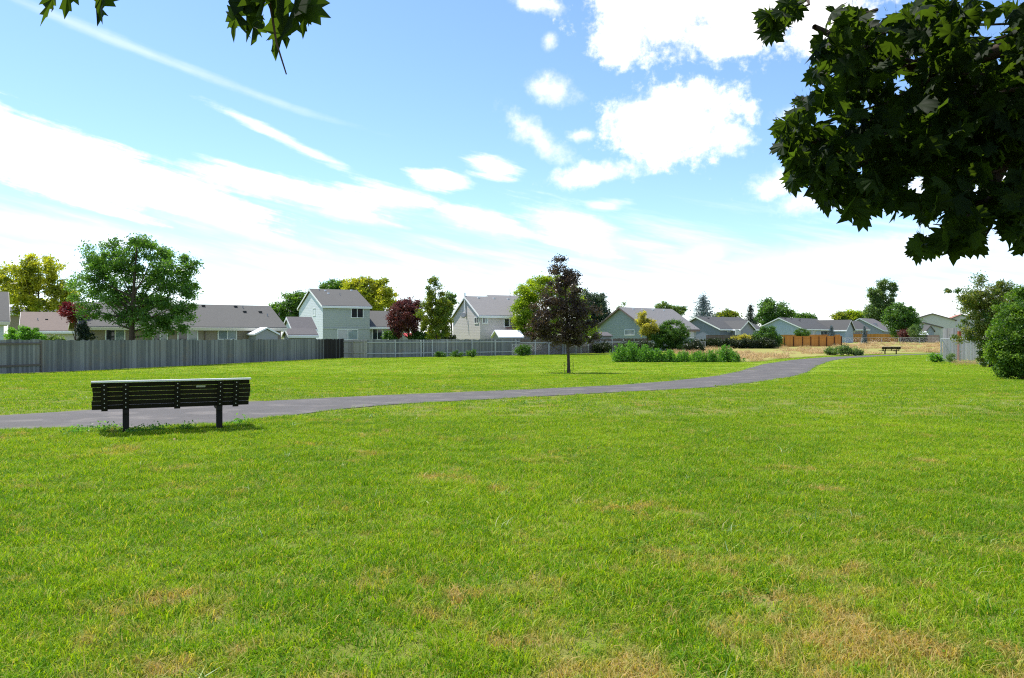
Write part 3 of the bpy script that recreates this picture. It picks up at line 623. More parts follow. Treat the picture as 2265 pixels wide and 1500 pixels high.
    pu = 4.3; MB().box(-.2, -.06, pu, pu + .14, h.r - 1.9, h.r + .55).build('flue_pipe', METAL_W, h.root)
    dm = MB().bar((-.35, pu - .1, h.r - 2.1), (-.42, pu - .16, h.r - 2.08), .36, 14, .30); dm.build('satellite_dish', PIPE, h.root); MB().bar((-.02, pu, h.r - 2.3), (-.36, pu - .1, h.r - 2.1), .035).build('dish_arm', BLACKM, h.root)
    for u, v, k in ((1.4, .1, 'vent'), (3.4, .1, 'vent'), (5.2, .12, 'vent'), (5.9, .3, 'pipe')): h.on_roof(u, v, k, .25, .25, METAL_W)
    h = House('far_house', 'light grey roof rising behind the beige house', 1105, 118, 25, 6, 8, WZ(680, 118), WZ(655, 122), S_BEIGE, RF_LT)
    h.on_roof(3.4, .1, 'pipe', 1.2)
    h = House('grey_green_house', 'grey-green gabled house behind the golden and dark bushes', 1430, 105, 42, 11.4, 9, WZ(726, 105), WZ(682, 108.5), S_GREEN, RF_LT, BROWNTRIM)
    h.opening('side', 1382, 729, 1404, 742, panes=1, glass=GLASSB); h.opening('front', 1525, 729, 1534, 748, panes=1, glass=GLASSW)
    for u in (2.2, 4.2, 6.6, 9.2): h.on_roof(u, .08, 'vent', .2, .3, METAL_W)
    h = House('slate_blue_house', 'dark slate-blue house with a projecting front gable and white trim', 1592, 135, 36, 11.6, 10, WZ(727, 135), WZ(702, 139), S_DBLUE, RF_DK, WHITE)
    h.block(3.2, 6.9, -1.8, 5, h.e, h.r - .75, 'y', .35, S_GREY); h.opening('front', 1626, 729, 1637, 743, panes=2, glass=GLASSW, off=1.8); h.opening('front', 1609, 728, 1617, 735, panes=2, glass=GLASSB)
    h.opening('front', 1660, 730, 1669, 744, panes=2, glass=GLASSW); h.on_roof(2, .15, 'vent', .25, .35); h.on_roof(5, .5, 'pipe', .4)
    h = House('pale_blue_house', 'long pale blue house with charcoal roof behind the short cedar fence', 1776, 165, 44, 17, 10.5, WZ(727, 165), WZ(704, 169), S_LBLUE, RF_DK, WHITE)
    h.block(13.0, 17.1, -3.5, 6, h.e, h.r - .4, 'y', .4, S_LBLUE)
    h.opening('front', 1797, 732, 1804, 744, panes=1, glass=GLASSB); h.opening('front', 1815, 731, 1836, 745, 'patio_door', 3, GLASS)
    for u, v in ((1.5, .1), (4, .12), (6, .3), (8, .12)): h.on_roof(u, v, 'vent', .25, .35)
    h = House('brown_wing_house', 'brown-walled house with charcoal roof behind the long cedar fence', 1862, 182, 12, 6.8, 8, WZ(728, 182), WZ(711, 186), S_BRICK, RF_DK, WHITE)
    h.opening('front', 1872, 731, 1882, 741, panes=2); h.opening('front', 1890, 731, 1904, 741, panes=2); h.on_roof(3.2, .5, 'vent', .3, .4)
    h = House('grey_blue_house', 'grey-blue gabled house with taupe roof and skylight near the tall poplar', 1952, 200, 50, 12, 11, WZ(730, 200), WZ(705, 204), S_GREY, RF_TAN, WHITE)
    MB().box(2.2, 3.6, 2.2, 3.2, h.e + 1.35, h.e + 1.75).build('skylight', GLASSW, h.root)
    h = House('big_cream_house', 'tall cream gabled house beyond the dark fence', 2112, 212, 68, 9, 10.8, WZ(708, 212), WZ(694, 213), S_CREAM, RF_TAN, BROWNTRIM)
    h = House('cream_garage', 'lower cream gable in front of the tall cream house', 2082, 196, 68, 6, 8, WZ(724, 196), WZ(714, 198), S_CREAM, RF_TAN, BROWNTRIM, cat='garage')
    h = House('rust_roofed_house', 'cream house with a rust-red roof, farthest of the cream houses', 2165, 235, 68, 12, 9, WZ(710, 235), WZ(696, 238), S_CREAM, RF_RED, BROWNTRIM)
    h = House('garden_shed', 'small dark gabled shed beside the white cold frame', 2049, 194, 5, 2.0, 2.2, WZ(731, 194), WZ(721, 195), S_GREY, RF_DK, BROWNTRIM, 'y', .2, 'shed')
    h = House('cold_frame', 'low white cold frame in front of the dark shed', 2030, 190, 5, 2.6, 1.6, WZ(741, 190), WZ(734, 191), METAL_W, METAL_W, WHITE, over=.1, cat='cold frame', fascia=False)
    h = House('metal_shed', 'grey garden shed with a white metal roof behind the tan house fence', 566, 66, 34, 1.85, 2.2, WZ(740, 66), WZ(728, 67), mat_plain('shed_grey', (.30, .31, .32), .6, .1), METAL_W, METAL_W, 'y', .15, 'shed', fascia=False)
    h = House('white_roofed_shed', 'shed with a wide white metal roof below the beige house', 1106, 85.6, 25, 2.6, 1.9, WZ(745, 85.6), WZ(733, 86.5), MATS['shed_grey'], METAL_W, METAL_W, over=.25, cat='shed', fascia=False)
    h = House('small_roofed_shed', 'small grey-roofed shed against the grey-green gable', 1334, 101, 42, 1.6, 1.6, WZ(744, 101), WZ(737, 102), S_GREY, RF_TAN, BROWNTRIM, over=.15, cat='shed', fascia=False)
houses()

# ------------------------------------------------------------------ fences
W_GREY = mat_wood('weathered_boards', (.075, .08, .085), (.33, .325, .32), .85, (.022, .018, .016)); W_PALE = mat_wood('pale_boards', (.22, .20, .18), (.44, .42, .39))
W_CEDAR = mat_wood('cedar_boards', (.46, .17, .035), (.64, .29, .075)); W_POST = mat_wood('dark_posts', (.07, .025, .018), (.10, .04, .025)); W_BRN = mat_wood('brown_boards', (.10, .08, .068), (.2, .165, .14)); W_BLK = mat_wood('charcoal_boards', (.018, .018, .018), (.05, .048, .045))
RAILM = mat_wood('rail_wood', (.34, .35, .35), (.52, .52, .51)); GALV = mat_plain('galvanised_steel', (.42, .43, .44), .45, .15, 5, .5, .5)
def fence(name, label, A, B, h, m, pw=.14, posts=None, rails=None, post_m=None, rail_m=None, wet=None, cap=None, gap=-.022, group=None, zoff=0, cat='fence'):
    A, B = Vector((A[0], A[1])), Vector((B[0], B[1])); d = B - A; L = d.length; th = math.atan2(d.y, d.x)
    root = empty(name, (A.x, A.y, gz(A.y)), th); tag(root, label, cat, group); mb = MB(); n = int(L / pw)
    gl = lambda u: gz(A.y + d.y * u / L) - gz(A.y) + zoff
    for i in range(n):
        u = i * L / n + (random.uniform(-.016, .016) if 0 < i else 0); z = gl(u); hh = h + random.uniform(-.045, .03) + .025 * math.sin(u * .9) * math.sin(u * .23); wv = wet(u / L) if wet else 0; o = random.uniform(-.008, .008)
        mb.box(u + gap / 2, u + L / n - gap / 2, -.01 + o, .01 + o, z + .02, z + hh, random.random(), wv)
    p = mb.build('pickets', m, root, wet=True); p['kind'] = 'stuff'
    for u in (posts or []):
        z = gl(u); MB().box(u - .05, u + .05, -.13, -.025, z - .05, z + h - .06, random.random()).build('post', post_m or RAILM, root)
    for (zr, u0, u1) in (rails or []):
        k = max(1, int((u1 - u0) / 2.4))
        for i in range(k):
            a, b = u0 + (u1 - u0) * i / k, u0 + (u1 - u0) * (i + 1) / k; za, zb = gl(a) + zr, gl(b) + zr
            MB().quad8([(a, -.063, za), (b, -.063, zb), (b, -.02, zb), (a, -.02, za), (a, -.063, za + .09), (b, -.063, zb + .09), (b, -.02, zb + .09), (a, -.02, za + .09)], random.random()).build('rail', rail_m or RAILM, root)
    if cap: 
        za, zb = gl(0) + h - .02, gl(L) + h - .02
        MB().quad8([(0, -.07, za), (L, -.07, zb), (L, .07, zb), (0, .07, za), (0, -.07, za + .05), (L, -.07, zb + .05), (L, .07, zb + .05), (0, .07, za + .05)]).build('cap_rail', cap, root)
    return root, L
def upos(A, B, px):
    p = (px - CX) / F; dx, dy = B[0] - A[0], B[1] - A[1]; t = (p * A[1] - A[0]) / (dx - p * dy); return t * math.hypot(dx, dy)
def fences():
    A, B = FENCE_A0, FENCE_A1
    wetf = lambda f: .92 * sst(.86, .925, f) * (1 if random.random() > .06 else .5) + (.12 * random.random())
    r, L = fence('board_fence', 'long weathered grey board fence with dark stained end, in front of the tan house', A, B, 1.8, W_GREY, wet=wetf)
    u0, u1 = upos(A, B, -60), upos(A, B, 92)
    g = MB(); 
    for z in (.42, 1.58): g.box(u0, u1, -.06, -.022, z + gz(49) - gz(A[1]), z + .1 + gz(49) - gz(A[1]), .2)
    for u in (u0, u1 - .09): g.box(u, u + .09, -.058, -.021, .1 + gz(49) - gz(A[1]), 1.75 + gz(49) - gz(A[1]), .3)
    g.build('gate_frame', W_BRN, r)
    A, B = FENCE_A1, on_ground(812, 792)
    r, L = fence('pale_fence_panel', 'short pale fence panel with rails joining the two board fences', A, B, 1.72, W_PALE, posts=[.9, upos(A, B, 806)], rails=[(.45, 0, 2.2), (1.5, -.1, 2.2)], rail_m=W_PALE, post_m=W_PALE)
    A, B = B, FENCE_B1; Lx = math.hypot(B[0] - A[0], B[1] - A[1])
    posts = [upos(A, B, p) for p in (873, 930, 936, 955, 988, 1043, 1094, 1140)]
    fence('board_fence', 'weathered grey fence with posts and rails showing, below the red plum tree', A, B, 1.74, W_GREY, posts=posts, rails=[(.36, 0, Lx), (1.42, 0, Lx)])
    A, B = FENCE_B1, (WX(1440, 103), 103); Lx = math.hypot(B[0] - A[0], B[1] - A[1])
    fence('board_fence', 'brown-grey fence running behind the chain-link fence', A, B, 1.74, W_BRN, posts=[i * 2.4 for i in range(1, int(Lx / 2.4))], rails=[(1.3, 0, Lx)])
    fence('board_fence', 'low brown fence in front of the slate-blue house', (WX(1562, 127), 127), (WX(1640, 131), 131), 2.0, W_BRN, cap=W_BRN, rails=[(1.5, 0, 5.9)], rail_m=W_BRN)
    A, B = (WX(1510, 116), 116), (WX(1545, 118), 118); fence('board_fence', 'short pale fence corner beside the hedge', A, B, 1.55, W_PALE, posts=[2.3], post_m=W_PALE)
    A, B = on_ground(1727, 767.5), on_ground(1862, 766.5)
    fence('cedar_fence', 'short new orange cedar fence with dark red-brown posts', A, B, 1.78, W_CEDAR, posts=[upos(A, B, p) for p in (1735, 1755, 1775, 1793, 1811, 1828, 1845, 1861)], post_m=W_POST, rails=[(1.42, 0, math.hypot(B[0] - A[0], B[1] - A[1]))], rail_m=W_CEDAR, cap=W_CEDAR)
    fence('cedar_fence', 'orange cedar fence top showing behind the posted cedar fence', (WX(1726, 142), 142), (WX(1858, 150), 150), 1.95, W_CEDAR)
    fence('cedar_fence', 'long plain orange cedar fence behind the small blue spruce', (WX(1866, 182), 182), (WX(1987, 184), 184), 1.95, W_CEDAR, pw=.16)
    fence('dark_fence', 'dark charcoal board fence beside the round green tree', (WX(1989, 184), 184), (WX(2052, 176), 176), 1.8, W_BLK, pw=.16)
    fence('brown_fence', 'short brown fence piece at the end of the dark fence', (WX(2052, 175), 175), (WX(2078, 172), 172), 1.7, W_BRN, pw=.16)
    fence('tall_fence', 'tall ragged grey board fence behind the chain-link gate', (WX(2086, 70), 70), (WX(2172, 65), 65), 2.75, W_GREY, pw=.15)
def chain_fence(name, label, A, B, h, span, spacing, wire, posts_px=None, cat='chain-link fence', skip_end=False):
    A, B = Vector((A[0], A[1])), Vector((B[0], B[1])); d = B - A; L = d.length; root = empty(name, (A.x, A.y, gz(A.y)), math.atan2(d.y, d.x)); tag(root, label, cat)
    gl = lambda u: gz(A.y + d.y * u / L) - gz(A.y)
    n = max(1, round(L / span)); us = [L * i / n for i in range(n + 1)] if posts_px is None else posts_px
    for u in us: MB().bar((u, 0, gl(u) - .02), (u, 0, gl(u) + h + .04), .035, 8).build('post', GALV, root)
    MB().bar((0, 0, h), (L, 0, gl(L) + h), .024, 6).build('top_rail', GALV, root)
    mb = MB(); st = spacing * 1.414
    for s in (-1, 1):
        u = -h
        while u < L + h:
            a, b = (u, u + h) if s > 0 else (u + h, u)
            # clip the diagonal to the fence length
            za, zb = .03, h - .01; pts = []
            t0, t1 = 0.0, 1.0; du = b - a
            for lim, sg in ((0, 1), (L, -1)):
                fa, fb = sg * (a - lim), sg * (b - lim)
                if fa < 0 and fb < 0: t0, t1 = 1, 0; break
                if fa < 0: t0 = max(t0, -fa / (fb - fa))
                elif fb < 0: t1 = min(t1, fa / (fa - fb))
            if t1 > t0 + .01:
                p = (a + du * t0, .004 * s, za + (zb - za) * t0 + gl(a + du * t0)); q = (a + du * t1, .004 * s, za + (zb - za) * t1 + gl(a + du * t1)); mb.bar(p, q, wire, 3)
            u += st
    w = mb.build('wire_mesh', GALV, root); w['kind'] = 'stuff'; return root
fences()
chain_fence('chain_link_fence', 'low chain-link fence with top rail running behind the purple-leaved tree', on_ground(1133, 787), (WX(1560, 114), 114), 1.2, 3.0, .14, .004)
chain_fence('chain_link_fence', 'chain-link fence in front of the long plain cedar fence', (WX(1862, 150), 150), (WX(2075, 156), 156), 1.35, 4.5, .13, .0013)
cA, cB = on_ground(2081, 800), on_ground(2172, 806)
chain_fence('chain_link_gate', 'tall galvanised chain-link gate panels in front of the ragged grey fence', cA, cB, 1.85, 1.5, .08, .006)
chain_fence('chain_link_fence', 'chain-link side panel running back from the gate', cA, (WX(2083, 74), 74), 1.85, 3.0, .10, .005)
rp = (WX(2122, 63.5), 63.5); MB().box(rp[0] - .11, rp[0] + .11, 63.4, 63.6, gz(63) - .02, 2.0).build('rusty_post', mat_plain('rust_red_paint', (.28, .07, .03), .7, .25), None); tag(bpy.data.objects['rusty_post'], 'rust-red wooden post standing behind the chain-link gate', 'post')
def metal_sheet():
    root = empty('metal_slat_stack', (WX(2166, 55), 55, gz(55)), R(-12)); tag(root, 'low stack of shiny white metal slats beside the leafy shrub', 'slat stack')
    for i in range(4): MB().box(0, 1.25, -.03, .02, .12 + i * .13, .2 + i * .13).build('slat', METAL_W, root)
    for x in (.05, 1.15): MB().box(x, x + .06, .022, .07, 0, .62).build('upright', PIPE, root)
metal_sheet()

# ------------------------------------------------------------------ benches
BW = mat_wood('dark_stained_wood', (.009, .008, .006), (.022, .018, .013), .6); BTOP = mat_wood('glare_pale_top', (.60, .59, .57), (.74, .73, .71), .4)  # pale top colour stands in for sun glare on the flat board
BOLT = mat_plain('bolt_steel', (.45, .45, .43), .4, .1, 5, .5, .8); PLQ = mat_plain('plaque_brass', (.42, .42, .33), .4, .1)
def bench(name, label, c, rz, group=None, far=False):
    root = empty(name, (c[0], c[1], gz(c[1])), rz); tag(root, label, 'bench', group); Lh = 1.17; lean = .40
    # local +Y points to the seat side (away from the camera); the back leans towards -Y at the top
    def slab(x0, x1, s0, s1, off, th):   # along the leaning back: s = distance up the back from z .40
        out = []
        for z_, o_ in ((s0, 0), (s1, 0)):
            yy = -lean * z_; out.append((yy, .40 + z_))
        (ya, za), (yb, zb) = out
        return [(x0, ya + off - th, za), (x1, ya + off - th, za), (x1, ya + off, za), (x0, ya + off, za), (x0, yb + off - th, zb), (x1, yb + off - th, zb), (x1, yb + off, zb), (x0, yb + off, zb)]
    for i in (range(6) if not far else range(2, 6)):
        j = random.uniform(-.012, .012)
        MB().quad8(slab(-Lh + j, Lh + j, .003 + i * .072, .0700 + i * .072, .0, .045), random.random()).build('back_slat', BW, root)
    MB().box(-Lh - .01, Lh + .01, -lean * .437 - .085, -lean * .437 + .03, .838, .862, .6).build('top_board', BTOP, root)
    for x in (-1.0, -.70, 0.05, .70, .95):
        cl = MB().quad8(slab(x - .045, x + .045, -.02, .43, -.0465, .045), .2).build('back_cleat', BW, root)
        if not far:
            mb = MB()
            for i in range(6):
                s_ = .037 + i * .072; yy = -lean * s_ - .0915; mb.bar((x, yy + .004, .40 + s_), (x, yy - .008, .40 + s_), .009, 6)
            b = mb.build('bolts', BOLT, cl); b['kind'] = 'stuff'
    for i in range(5): MB().box(-Lh, Lh, .05 + i * .092, .13 + i * .092, .40, .44, random.random()).build('seat_slat', BW, root)
    for x in (-.70, .70):
        MB().box(x - .047, x + .047, -.05, .05, -.05, .40, .3).build('post', BW, root)
        MB().box(x - .04, x + .04, -.10, .50, .335, .395, .3).build('seat_bearer', BW, root)
    if not far: MB().quad8(slab(.33, .47, .325, .355, -.0475, .004)).build('plaque', PLQ, root)
    return root
bA, bB = on_ground(279, 960), on_ground(484, 950)
bench('park_bench', 'dark slatted park bench with a top rail coloured pale as glare beside the path', ((bA[0] + bB[0]) / 2, (bA[1] + bB[1]) / 2), math.atan2(bB[1] - bA[1], bB[0] - bA[0]))
fb = on_ground(1970, 783.5); bench('park_bench', 'small distant dark bench at the edge of the dry field', (fb[0], fb[1]), R(8), far=True)

# ------------------------------------------------------------------ trees and bushes
def plants():
    tree('locust_tree', 'big spreading green tree with dark forked trunk behind the grey fence', 291, 57, [(300, 560, 70, 40), (240, 575, 60, 35), (370, 590, 70, 40), (200, 640, 55, 40), (300, 640, 95, 55), (395, 660, 50, 45), (420, 590, 32, 14), (250, 690, 70, 30), (340, 700, 70, 30), (385, 715, 40, 22), (220, 600, 35, 22), (320, 530, 25, 14), (335, 735, 24, 12)], L_LOC, 260, 85, 12, .15, .24, limbs=26, shell=.45)
    tree('yellow_green_tree', 'tall yellow-green tree behind the brown-roofed house', 85, 95, [(50, 610, 42, 42), (95, 605, 45, 40), (130, 620, 28, 40), (30, 640, 35, 40), (80, 660, 75, 40), (130, 670, 40, 35)], L_YEL, 150, 70, 10, .28, .25, limbs=14)
    tree('red_maple_shrub', 'small crimson-leaved tree between the brown roof and the tan house', 168, 62, [(165, 692, 26, 20), (155, 682, 16, 12), (178, 705, 16, 16)], L_JRED, 45, 70, 6, .11, .06, limbs=6)
    tree('dark_juniper', 'narrow dark evergreen beside the tan house corner', 181, 58, [(181, 722, 9, 36), (184, 738, 12, 20), (196, 742, 10, 14)], L_CON, 45, 60, 5, .10, .07, limbs=4)
    tree('round_bush', 'rounded light green bush rising over the fence gate', 52, 55, [(50, 742, 38, 20), (30, 748, 22, 14), (74, 748, 22, 14)], L_WEED, 70, 70, 6, .10, .05, 'bush', limbs=6)
    tree('leafy_shrub', 'pale leafy shrub peeping over the fence beside the dark evergreen', 125, 56, [(125, 748, 18, 8), (108, 752, 12, 8)], L_POP, 16, 40, 5, .10, .03, 'shrub', limbs=4)
    tree('green_tree', 'green tree between the tan house and the two-storey house', 640, 104, [(640, 680, 34, 30), (615, 695, 22, 24), (665, 665, 20, 24), (650, 705, 30, 20)], L_GREEN, 95, 70, 8, .24, .2, limbs=12)
    tree('broad_yellow_tree', 'broad yellow-green tree rising behind the two-storey house', 815, 122, [(810, 640, 48, 30), (850, 650, 28, 34), (780, 640, 34, 22), (840, 675, 40, 30), (800, 665, 50, 30)], L_YEL, 150, 75, 8, .30, .3, limbs=10)
    tree('green_tree', 'dark green treetop over the ridge of the two-storey house', 735, 128, [(735, 640, 26, 18), (755, 634, 18, 12)], L_GREEN, 50, 60, 7, .3, .2, limbs=6)
    tree('plum_tree', 'round red-leaved plum tree over the weathered fence', 905, 88, [(895, 700, 36, 34), (910, 680, 26, 20), (875, 715, 18, 24), (922, 715, 18, 24), (885, 735, 18, 12)], L_RED, 120, 75, 7, .17, .13, limbs=12)
    tree('columnar_tree', 'tall narrow yellow-green tree beside the beige house', 965, 84, [(958, 625, 9, 20), (962, 660, 20, 36), (975, 690, 26, 40), (945, 700, 20, 36), (965, 728, 34, 24)], L_COL, 130, 75, 6, .16, .14, limbs=12)
    tree('green_tree', 'loose green tree behind the narrow tree and beige gable', 1000, 112, [(998, 662, 15, 16), (985, 680, 15, 20)], L_POP, 36, 60, 6, .25, .14, limbs=5)
    tree('lime_tree', 'bright lime-green tree behind the purple-leaved tree', 1205, 89, [(1190, 640, 36, 30), (1165, 690, 30, 44), (1235, 650, 44, 40), (1200, 715, 50, 34), (1275, 690, 24, 40), (1158, 725, 26, 20), (1160, 660, 22, 26), (1290, 735, 30, 20)], L_YEL2, 300, 85, 9, .18, .2, limbs=12)
    b = on_ground(1257, 825)
    tree('purple_leaf_tree', 'young dark purple-leaved tree standing alone on the lawn', 1258, b[1], [(1245, 665, 56, 54), (1215, 700, 50, 36), (1280, 700, 44, 36), (1240, 600, 24, 22), (1255, 630, 34, 26), (1270, 605, 14, 14), (1228, 738, 62, 28), (1285, 735, 42, 30), (1190, 725, 32, 28), (1240, 582, 16, 12), (1262, 752, 44, 16)], L_DARK, 215, 52, 8.5, .10, .085, limbs=28, shell=.25, trunk_lean=-.1)
    for i, (px, h) in enumerate(((1248, .6), (1267, .75))):
        x = WX(px, b[1] - .1); root = empty('sucker_shoot', (x, b[1] - .1, gz(b[1]))); tag(root, 'thin leafy sucker shoot at the foot of the purple-leaved tree', 'shoot', 'sucker shoots at the tree foot')
        MB().tube([(0, 0, 0), (.03, 0, h * .5), (.02, .02, h)], [.012, .009, .004], 5).build('stem', BARK, root); leaf_cloud('leaves', np.c_[rng.normal(0, .06, 26), rng.normal(0, .06, 26), rng.uniform(.15, h, 26)], .05, L_ROSE, root)
    tree('pine_tree', 'dark grey-green pine behind the lime-green tree', 1315, 112, [(1300, 670, 20, 28), (1325, 675, 18, 26), (1335, 700, 18, 22), (1305, 705, 26, 22)], L_PINE, 110, 70, 7, .22, .22, limbs=14, shell=.3)
    tree('sparse_tree', 'thin sparse treetop behind the grey-green gable', 1372, 130, [(1373, 677, 8, 12), (1368, 690, 8, 10)], L_POP, 14, 26, 5, .2, .08, limbs=6)
    tree('spreading_tree', 'flat-topped open green tree behind the grey-green roof', 1485, 135, [(1480, 678, 28, 9), (1505, 684, 16, 9), (1460, 684, 16, 8), (1488, 692, 30, 8)], L_POP, 50, 50, 5, .24, .16, limbs=14, shell=.3)
    conifer('blue_spruce', 'large silvery blue spruce behind the slate-blue house', 1556, 165, 657, 745, 56, L_SPR, 5200, .34)
    tree('round_tree', 'yellow-green rounded treetop right of the blue spruce', 1610, 170, [(1608, 700, 24, 12), (1596, 704, 14, 10)], L_COL, 45, 55, 6, .35, .2, limbs=5)
    conifer('dark_cypress', 'dark pointed conifer between slate-blue and pale blue houses', 1660, 178, 675, 745, 24, L_CON, 2600, .32)
    tree('green_tree', 'full green tree behind the left end of the pale blue house', 1712, 190, [(1712, 690, 38, 20), (1700, 678, 18, 12), (1735, 695, 18, 14), (1685, 702, 22, 14), (1715, 715, 40, 20)], L_GREEN, 110, 65, 7, .38, .3, limbs=8)
    for px, ry, lab, mm in ((1775, 5, 'low dark treetop over the middle of the pale blue roof', L_GREEN), (1860, 10, 'low yellow-green treetop behind the pale blue house', L_COL), (1890, 14, 'rounded yellow-green treetop left of the poplar', L_YEL2)):
        tree('far_tree', lab, px, 240, [(px, 702, 22, ry), (px + 12, 706, 22, ry)], mm, 46, 55, 6, .5, .3, limbs=4)
    tree('poplar_tree', 'tall ragged poplar with pale trunk above the taupe roof', 1952, 225, [(1950, 637, 9, 22), (1929, 648, 7, 16), (1975, 640, 8, 20), (1948, 668, 18, 26), (1924, 688, 12, 18), (1966, 665, 9, 18), (1945, 698, 24, 14), (1938, 660, 10, 18)], L_POP, 150, 60, 6, .42, .35, limbs=16, shell=.3)
    tree('round_green_tree', 'round dark green tree above the dark charcoal fence', 1998, 172, [(1995, 705, 32, 28), (1985, 690, 20, 18), (2012, 715, 20, 20), (1998, 728, 32, 16)], L_GREEN, 120, 75, 7, .32, .22, limbs=10)
    tree('red_shrub', 'dull red shrub in front of the dark charcoal fence', 2004, 168, [(2004, 738, 16, 8)], L_RED, 20, 50, 5, .22, .05, 'shrub', limbs=4)
    tree('grey_green_bush', 'grey-green bush hanging over the dark charcoal fence', 2034, 166, [(2032, 740, 18, 8), (2022, 732, 12, 10)], L_POP, 24, 50, 5, .22, .05, 'bush', limbs=4)
    conifer('small_spruce', 'small blue spruce behind the posted cedar fence', 1839, 146, 722, 762, 13, L_SPR, 1700, .2)
    conifer('small_spruce', 'slim blue spruce in front of the long cedar fence', 1912, 152, 722, 758, 8, L_SPR, 1500, .17)
    tree('clipped_bush', 'rounded clipped green bush above the cedar fence', 1774, 140, [(1774, 738, 15, 11), (1774, 748, 16, 12)], L_BUSH, 60, 60, 4, .16, .06, 'bush', limbs=4)
    tree('golden_shrub', 'upright golden-yellow shrub in front of the grey-green house', 1432, 98, [(1422, 705, 11, 18), (1432, 722, 20, 20), (1445, 735, 16, 16)], L_GOLD, 70, 60, 5, .16, .07, 'shrub', limbs=8)
    tree('dark_round_bush', 'large dark round bush beside the golden shrub', 1488, 98, [(1488, 735, 34, 26), (1470, 755, 34, 20), (1505, 752, 26, 22), (1455, 748, 20, 18)], L_BUSH, 170, 80, 6, .15, .1, 'bush', limbs=8)
    tree('yellow_juniper', 'low spreading yellow juniper over the dark hedge', 1650, 122, [(1650, 750, 38, 6), (1632, 752, 22, 5), (1676, 752, 20, 6)], L_GOLD, 60, 60, 5, .2, .06, 'shrub', limbs=4)
    tree('green_bush', 'broad green bush at the left end of the cedar fence', 1695, 122, [(1695, 742, 28, 18), (1680, 752, 22, 14), (1712, 755, 18, 14)], L_BUSH, 100, 75, 6, .19, .09, 'bush', limbs=6)
    for i, (px, w) in enumerate(((1565, 26), (1605, 28), (1650, 30), (1690, 26))):
        tree('vine_hedge', 'dark vine-covered hedge section below the low brown fence', px, 119, [(px, 759, w, 8), (px, 764, w, 8)], L_VINE, 60, 60, 5, .2, .05, 'hedge', 'dark hedge sections', limbs=3)
    tree('fence_vine', 'dark shrub at the start of the chain-link fence', 1158, 81, [(1157, 776, 15, 10), (1165, 770, 9, 7)], L_BUSH, 40, 60, 5, .11, .04, 'shrub', limbs=4)
    for px, ry in ((1330, 10), (1385, 9), (1420, 12), (1535, 10)):
        tree('brush_clump', 'dark brush clump growing through the chain-link fence', px, 93, [(px, 770, 22, ry), (px + 8, 766, 16, ry)], L_VINE, 44, 55, 5, .14, .04, 'brush', 'dark brush along the chain-link fence', limbs=4)
    for px, w, hh, lab, mm in ((928, 26, 9, 'low dark bush behind the fence between plum and narrow tree', L_BUSH), (862, 14, 8, 'dark bush against the sage house wing below the plum tree', L_BUSH), (985, 22, 8, 'dark bush behind the fence below the narrow yellow-green tree', L_VINE), (1300, 30, 10, 'dark bush behind the fence under the pine', L_VINE)):
        tree('garden_bush', lab, px, 99 if px > 1200 else 87.5, [(px, 743, w, hh), (px + 6, 750, w, hh)], mm, 60, 60, 5, .16, .05, 'bush', limbs=4)
    rx, ry = WX(897, 92), 92; aw = empty('red_awning', (rx, ry, gz(ry)), R(30)); tag(aw, 'small red awning showing over the fence beside the plum tree', 'awning')
    red = mat_plain('red_fabric', (.50, .06, .06), .7, .15)
    for i in range(4): MB().quad8([(i * .28, 0, 1.95), (i * .28 + .27, 0, 1.95), (i * .28 + .27, .9, 2.38), (i * .28, .9, 2.38), (i * .28, 0, 2.0), (i * .28 + .27, 0, 2.0), (i * .28 + .27, .9, 2.43), (i * .28, .9, 2.43)]).build('canopy_panel', red, aw)
    for x_ in (.03, 1.05): MB().bar((x_, .05, 0), (x_, .05, 1.97), .03, 6).build('post', GALV, aw)
    # tall weeds at the lawn edge
    for px, py, rx, ry in ((1372, 784, 17, 19), (1395, 780, 22, 22), (1425, 784, 22, 18), (1452, 788, 18, 14), (1480, 789, 16, 13), (1512, 790, 16, 12), (1545, 790, 16, 12), (1572, 790, 15, 13), (1602, 784, 24, 18), (1622, 790, 14, 12)):
        D = on_ground(px, 801)[1]
        k = D / F; root = empty('tall_weed_clump', (WX(px, D), D, gz(D))); tag(root, 'bright green leafy weed clump at the edge of the mown lawn', 'weeds', 'tall weeds along the lawn edge')
        Ps, mb = [], MB()
        for q in range(int(rx * 3.2)):
            x0, y0 = rng.normal(0, rx * k * .5), rng.normal(0, rx * k * .45); hh = (ry * 2 + 2) * k * rng.uniform(.45, 1.08) * math.exp(-(x0 / (rx * k * 1.5)) ** 2); lx, ly = rng.normal(0, .10, 2)
            mb.bar((x0, y0, 0), (x0 + lx, y0 + ly, hh), .012, 4, .004); f = rng.random(64) ** .8; w = (.14 * (1.15 - f))[:, None]
            Ps.append(np.c_[x0 + lx * f, y0 + ly * f, f * hh] + rng.normal(size=(64, 3)) * w * [1, 1, .4])
        Ps = np.concatenate(Ps); Ps[:, 2] = np.abs(Ps[:, 2]); leaf_cloud('leaves', Ps, .10, L_WEED, root, .4); mb.build('stems', L_WEED, root)['kind'] = 'stuff'
    for px, py, rx, ry in ((1862, 776, 22, 9), (1895, 779, 14, 6), (1840, 778, 12, 6)):
        D = on_ground(px, py + ry + 2)[1]
        tree('field_weed', 'pale green weed clump in the dry field by the path bend', px, D, [(px, py, rx, ry)], L_POP, 26, 45, 5, .13, .02, 'weeds', 'weeds in the dry field', limbs=5)
